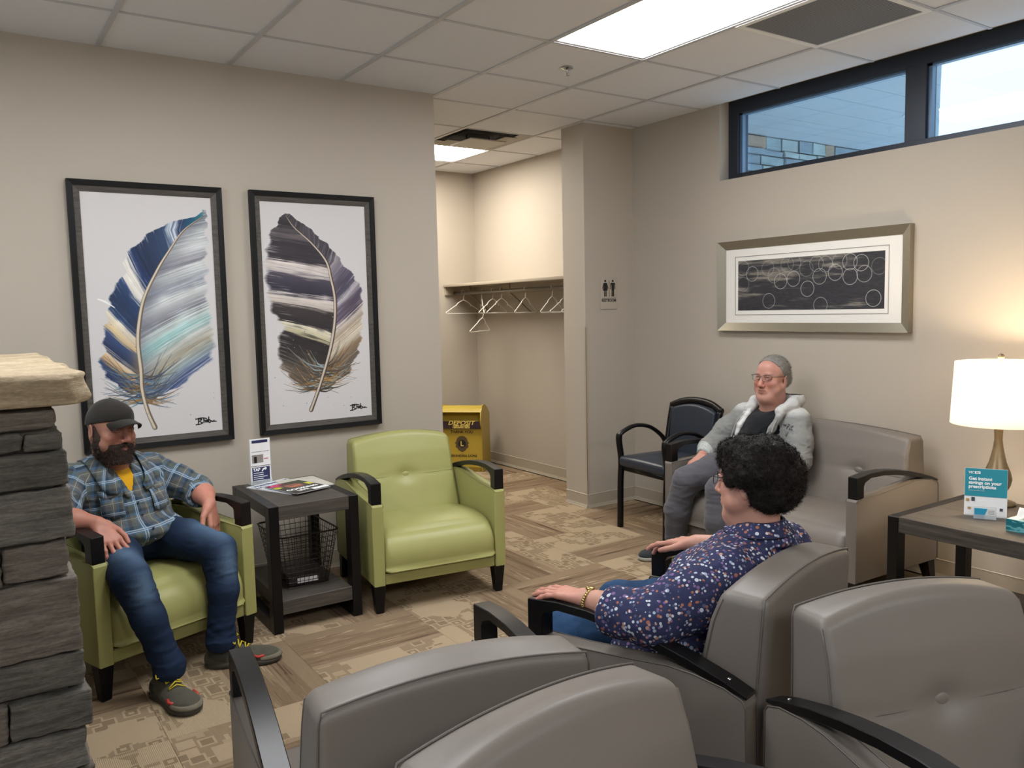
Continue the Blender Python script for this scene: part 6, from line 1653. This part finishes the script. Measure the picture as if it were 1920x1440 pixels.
    for ch, x_, z_, sz in (('A', -.068, .785, .034), ('F', -.046, .780, .034), ('K', -.024, .774, .034), ('Z', -.042, .742, .026)):
        ya, yb, yc = surf_y(V3, x_, z_), surf_y(V3, x_+.02, z_), surf_y(V3, x_, z_+.02)
        text('lettering', ch, sz, (x_, ya-.001, z_), (R(90)-math.atan2(yc-ya, .02), 0, math.atan2(yb-ya, .02)), M_let, ja, .0012, ext=.003)
    # trousers
    J = Solid((-.62, -.22, .05), (-.02, .56, .64), .0042); J.ell((-.28, .38, .505), (.185, .155, .10), .02)
    for hx, mid, kn, sh_, an in ((-.19, (-.17, .15, .50), (-.14, -.075, .468), (-.13, -.10, .30), (-.12, -.085, .11)), (-.37, (-.395, .15, .502), (-.415, -.055, .470), (-.47, -.075, .29), (-.515, -.045, .11))):
        limb(J, [(hx, .34, .505), mid, kn], [.105, .092, .074], .03); limb(J, [kn, sh_, an], [.074, .070, .060], .02); J.plane((an[0], an[1], an[2]-.035), (0, 0, -1), .003, (an, .08))
    V4, F4 = J.mesh(1); V4 = wrinkle(V4, F4, .011, (5, 8, 18), 15); surf('trousers', V4, F4, cloth_mat('slate_trousers', '#55545a', .85, .15, 300, 5), o)
    mu, ms = cloth_mat('slip_on_charcoal', '#2d3133', .8, .1), simple('slip_on_sole', '#97958b', .6)
    shoe('shoe', (-.22, -1), (-.515, .005, 0), .28, .10, mu, ms, o, hi=.06); shoe('shoe', (.0, -1), (-.12, -.03, 0), .28, .10, mu, ms, o, hi=.06)
    return o
# ======================= woman in the grey armchair
def woman():
    O = (1.633, 1.935); YW = 194.15
    fr = frame((-.100, .455, .958), 4, 2, -2, .97)
    S = Solid((-.44, -.28, .04), (.42, .64, 1.09), .0032)
    shL, shR = (.095, .47, .735), (-.275, .47, .730); elL, elR = (.300, .372, .662), (-.370, .37, .668); wrL, wrR = (.302, .165, .668), (-.285, .175, .690)
    S.ell((-.03, .36, .50), (.17, .14, .11), .02); S.ell((-.06, .40, .62), (.15, .13, .14), .04); S.ell((-.085, .44, .72), (.155, .105, .11), .04); S.rc(shL, shR, .052, .052, .04)
    head(S, fr, .98, .9, .9, .7, ((-.100, .475, .80), .052, .060), male=False, smile=1)
    limb(S, [shL, elL, (.303, .28, .664), wrL], [.050, .044, .043, .0265]); limb(S, [shR, elR, (-.335, .28, .678), wrR], [.050, .044, .042, .0265])
    tips = hand(S, wrL, (.02, -1, .0), (.0, .0, -1), -1, .96, spread=6, curls=((8, 10, 8), (6, 10, 8), (6, 10, 8), (10, 12, 8)), thumb_out=.5)
    tips += hand(S, wrR, (-.10, -.9, -.12), (0, .1, -1), 1, .96, spread=9, curls=((6, 14, 10), (12, 22, 16), (22, 26, 20), (28, 28, 20)), thumb_out=.7)
    for hx, kn, an in ((.07, (.155, -.04, .465), (.14, -.10, .09)), (-.12, (-.19, -.07, .462), (-.19, -.12, .09))): limb(S, [(hx, .30, .49), kn, an], [.085, .058, .038])
    V, F_ = S.mesh(1); h = to_head(V, fr); c = np.tile(SK3, (len(V), 1)); inh = (V[:, 2] > .82)*1.0; n_ = fbm(V*26, 3)-.5
    ch = inh*np.exp(-(((np.abs(h[:, 0])-.045)/.028)**2+((h[:, 2]+.03)/.03)**2))*(h[:, 1] < 0); c = mixc(c, np.clip(ch, 0, 1)*.4, srgb('#b9705f'))
    c = mixc(c, ((V[:, 1] < .16) & (V[:, 2] > .45))*np.clip(.35+.9*n_, 0, 1), srgb('#bd7a6c'))
    lip = inh*np.exp(-((h[:, 0]/.022)**4+((h[:, 2]+.0625)/.008)**4))*(h[:, 1] < -.07); c = mixc(c, np.clip(lip, 0, 1)*.6, srgb('#a5574f'))
    c = face_lines(c, h, inh)
    o = surf('person', V, F_, skin_mat('skin_fair', 1), None, c); tag(o, 'woman with dark curly hair and dotted navy blouse in a grey armchair', 'person')
    o.location = (*O, 0); o.rotation_euler = (0, 0, R(YW)); nails(o, tips, .9, M_nail); eye_objs(o, fr, 'iris_brown')
    glasses(o, fr, simple('glasses_dark', '#1c1512', .3, .2), y=-.104)
    # hair
    K = Solid(fr[0]-.19, fr[0]+.21, .0042); Tm = lambda p: fr[0]+fr[1]@np.array(p, np.float32)
    K.ell((0, .024, .048), (.104, .110, .090), .02, frame=fr); K.ell((0, .058, -.008), (.094, .080, .082), .04, frame=fr); K.ell((0, -.045, .082), (.074, .054, .044), .03, frame=fr)
    for s_ in (-1, 1): K.ell((s_*.068, .010, .022), (.038, .052, .058), .03, frame=fr); K.ell((s_*.080, -.012, -.030), (.026, .034, .040), .01, 'sub', frame=fr)
    K.ell((0, -.118, -.030), (.080, .080, .085), .02, 'sub', frame=fr)
    Vh, Fh = K.mesh(1); nh = normals(Vh, Fh); Vh = Vh+nh*((fbm(Vh*26, 4)-.5)*.034)[:, None]
    mh = NT('hair_black_curly'); hv = mh.coord(); nn = mh.noise(hv, 70, 4, .7, 1.5); mh.set(mh.mix(nn, srgb('#0c0908'), srgb('#241915')), .55, 0, .35); mh.bump(nn, 1.0, .012)
    ho = surf('hair', Vh, Fh, mh.m, o)
    P, N_ = samp(Vh, Fh, 15000, 7); tag(strands('curls', P, N_, simple('hair_black_strand', '#120c0a', .8, vary=.4, nscale=60, spec=.15), ho, (.006, .017), .0005, 1.25, .02, 6, 8), kind='stuff')
    # blouse
    H = Solid((-.44, .08, .44), (.42, .66, .88), HM)
    H.ell((-.03, .365, .525), (.195, .165, .11), .03); H.ell((-.055, .385, .62), (.185, .165, .135), .04); H.ell((-.085, .445, .715), (.185, .125, .115), .05); H.rc(shL, shR, .070, .070, .05); H.rc((-.03, .475, .765), (-.17, .475, .765), .046, .046, .03)
    H.ell((-.09, .33, .67), (.14, .10, .08), .04)
    limb(H, [shL, (.20, .43, .698), elL], [.078, .080, .072], .03); limb(H, [elL, (.305, .26, .655)], [.072, .066], .02); limb(H, [shR, (-.33, .43, .70), elR], [.076, .076, .068], .03); limb(H, [elR, (-.345, .29, .672)], [.066, .060], .02)
    H.plane((.305, .245, .655), (0, -1, .05), .003, ((.305, .22, .66), .09)); H.rc((.303, .20, .664), (.303, .30, .664), .050, None, .004, 'sub')
    H.plane((-.335, .285, .672), (.25, -1, .0), .003, ((-.32, .25, .67), .09)); H.rc((-.32, .24, .68), (-.345, .33, .672), .047, None, .004, 'sub')
    # stand collar, folded
    for k_ in range(22):
        a0, a1 = R(360*k_/22), R(360*(k_+1)/22)
        q = lambda a, r_, z: (-.100+r_*math.cos(a), .475+r_*.95*math.sin(a), z)
        if 250 < math.degrees(a0) % 360 < 290: continue
        zc_ = lambda a: .838-.016*max(0, -math.sin(a)); H.rc(q(a0, .072, zc_(a0)), q(a1, .072, zc_(a1)), .010, None, .004); H.rc(q(a0, .077, zc_(a0)-.016), q(a1, .077, zc_(a1)-.016), .012, None, .006); H.rc(q(a0, .085, zc_(a0)-.034), q(a1, .085, zc_(a1)-.034), .014, None, .006)
    H.rc((-.1, .475, .78), (-.1, .468, .92), .062, .064, .004, 'sub')
    for q in np.linspace(0, 1, 6): H.rc((-.10, .20, .86-.07*q), (-.10, .44, .84-.05*q), .03*(1-q)+.005, None, .004, 'sub')
    H.plane((0, .36, .462), (0, -.15, -1), .01)
    V3, F3 = H.mesh(1); V3 = wrinkle(V3, F3, .010, (8, 8, 15), 11); V3 = wrinkle(V3, F3, .005, (24, 20, 24), 2)
    bl = surf('blouse', V3, F3, dots(), o)
    rows = []
    for k_ in range(41):
        a = R(-80+340*k_/40); cs, sn = math.cos(a), math.sin(a); zt = .858-.022*max(0, -sn); bx_, by_ = -.100+.104*cs, .475+.104*.92*sn
        zb = min(max(surf_z(V3, bx_, by_, .012)+.004, .775), .825)
        rows.append([(-.100+r_*cs, .475+r_*.93*sn, zt*(1-f)+zb*f) for r_, f in ((.069, 0), (.075, .03), (.083, .35), (.093, .7), (.104, 1))])
    co_ = plate('collar', rows, bpy.data.materials['dotted_cotton'], bl, .003); tube_obj('piping', [r_[0] for r_ in rows], .0016, simple('collar_edge_shade', '#20213a', .8), co_, seg=5); tube_obj('piping', [r_[-1] for r_ in rows], .0018, simple('collar_edge_shade', '#20213a', .8), co_, seg=5)  # dark tubes put shading along the collar edges, no real trim
    H2 = Solid((-.20, .05, .42), (.30, .40, .60), .0045); H2.ell((.08, .24, .50), (.150, .12, .085), .02); H2.ell((-.06, .24, .50), (.14, .12, .085), .02); H2.plane((0, .15, .5), (0, -1, -.3), .01)
    V5, F5 = H2.mesh(1); V5 = wrinkle(V5, F5, .008, (16, 16, 16), 1); surf('blouse_hem', V5, F5, bpy.data.materials['dotted_cotton'], o)
    # jeans
    J = Solid((-.32, -.24, .05), (.28, .52, .60), .0045); J.ell((-.03, .35, .495), (.17, .14, .09), .02)
    for hx, mid, kn, sh_, an in ((.065, (.13, .13, .492), (.155, -.035, .468), (.15, -.10, .28), (.14, -.10, .10)), (-.12, (-.17, .11, .490), (-.19, -.065, .465), (-.19, -.12, .28), (-.19, -.12, .10))):
        limb(J, [(hx, .30, .49), mid, kn], [.102, .086, .070], .03); limb(J, [kn, sh_, an], [.070, .060, .052], .02); J.plane((an[0], an[1], an[2]-.02), (0, 0, -1), .003, (an, .08))
    V4, F4 = J.mesh(1); V4 = wrinkle(V4, F4, .007, (12, 12, 20), 12); surf('jeans', V4, F4, denim('jeans_plain_blue', '#1f3654', '#2b4769'), o)
    mu, ms = cloth_mat('shoe_black', '#17181a', .6, .1), simple('shoe_sole_black', '#101010', .6)
    shoe('shoe', (.05, -1), (.14, -.06, 0), .25, .09, mu, ms, o, hi=.06); shoe('shoe', (-.05, -1), (-.19, -.08, 0), .25, .09, mu, ms, o, hi=.06)
    # bracelet watch
    g = empty('bracelet_watch'); g.parent = o; c0 = Vector(wrL)+Vector((0, .012, 0)); M_gold = simple('gold_silver_link', '#b39a63', .25, .9, vary=.25, nscale=180)
    for k_ in range(26):
        a = 2*math.pi*k_/26; bm = bmesh.new(); bmesh.ops.create_uvsphere(bm, u_segments=8, v_segments=6, radius=1)
        p = c0+Vector((math.cos(a)*.0310, .006*math.sin(a), math.sin(a)*.0275))
        for v in bm.verts: v.co = Vector((v.co.x*.0042, v.co.y*.0062, v.co.z*.0042))+p
        bm_obj('bracelet_link', bm, M_gold, g, smooth=True)
    bm = bmesh.new(); lathe(bm, [(0, 0), (.012, 0), (.013, .003), (.010, .006), (0, .006)], 18)
    for v in bm.verts: v.co += c0+Vector((-.004, 0, .0285))
    bm_obj('watch_case', bm, M_gold, g, smooth=True)
    return o
def dots():
    t = NT('dotted_cotton'); v = t.coord(); c = srgb('#2f3352')
    base = t.mix(t.noise(v, 8, 2), tuple(x*.9 for x in c), tuple(x*1.15 for x in c))
    for sc_, th, seed in ((58, .30, 0), (80, .28, 5), (66, .25, 11)):
        vv = t.coord(loc=(seed, seed*.7, seed*.3)); vo = t.n('ShaderNodeTexVoronoi', ins={'Scale': sc_, 'Randomness': .8}); t.l(vv, vo.inputs['Vector'])
        sp = t.n('ShaderNodeSeparateColor', ins={0: vo.outputs['Color']})
        cc = t.ramp(sp.outputs[0], [(0, srgb('#dfe3ea')), (.28, srgb('#b8c3da')), (.42, srgb('#b5714f')), (.60, srgb('#8a6a9c')), (.74, srgb('#5d6280')), (.88, srgb('#c9997f'))], True)
        m = t.math('MULTIPLY', t.math('LESS_THAN', vo.outputs['Distance'], th), t.math('GREATER_THAN', sp.outputs[1], .18)); base = t.mix(t.math('MULTIPLY', m, .72), base, cc)
    n = t.noise(v, 420, 2, .7); t.bump(n, .25, .001); return t.set(base, .8, 0, .2)
man_bearded(); man_grey(); woman()
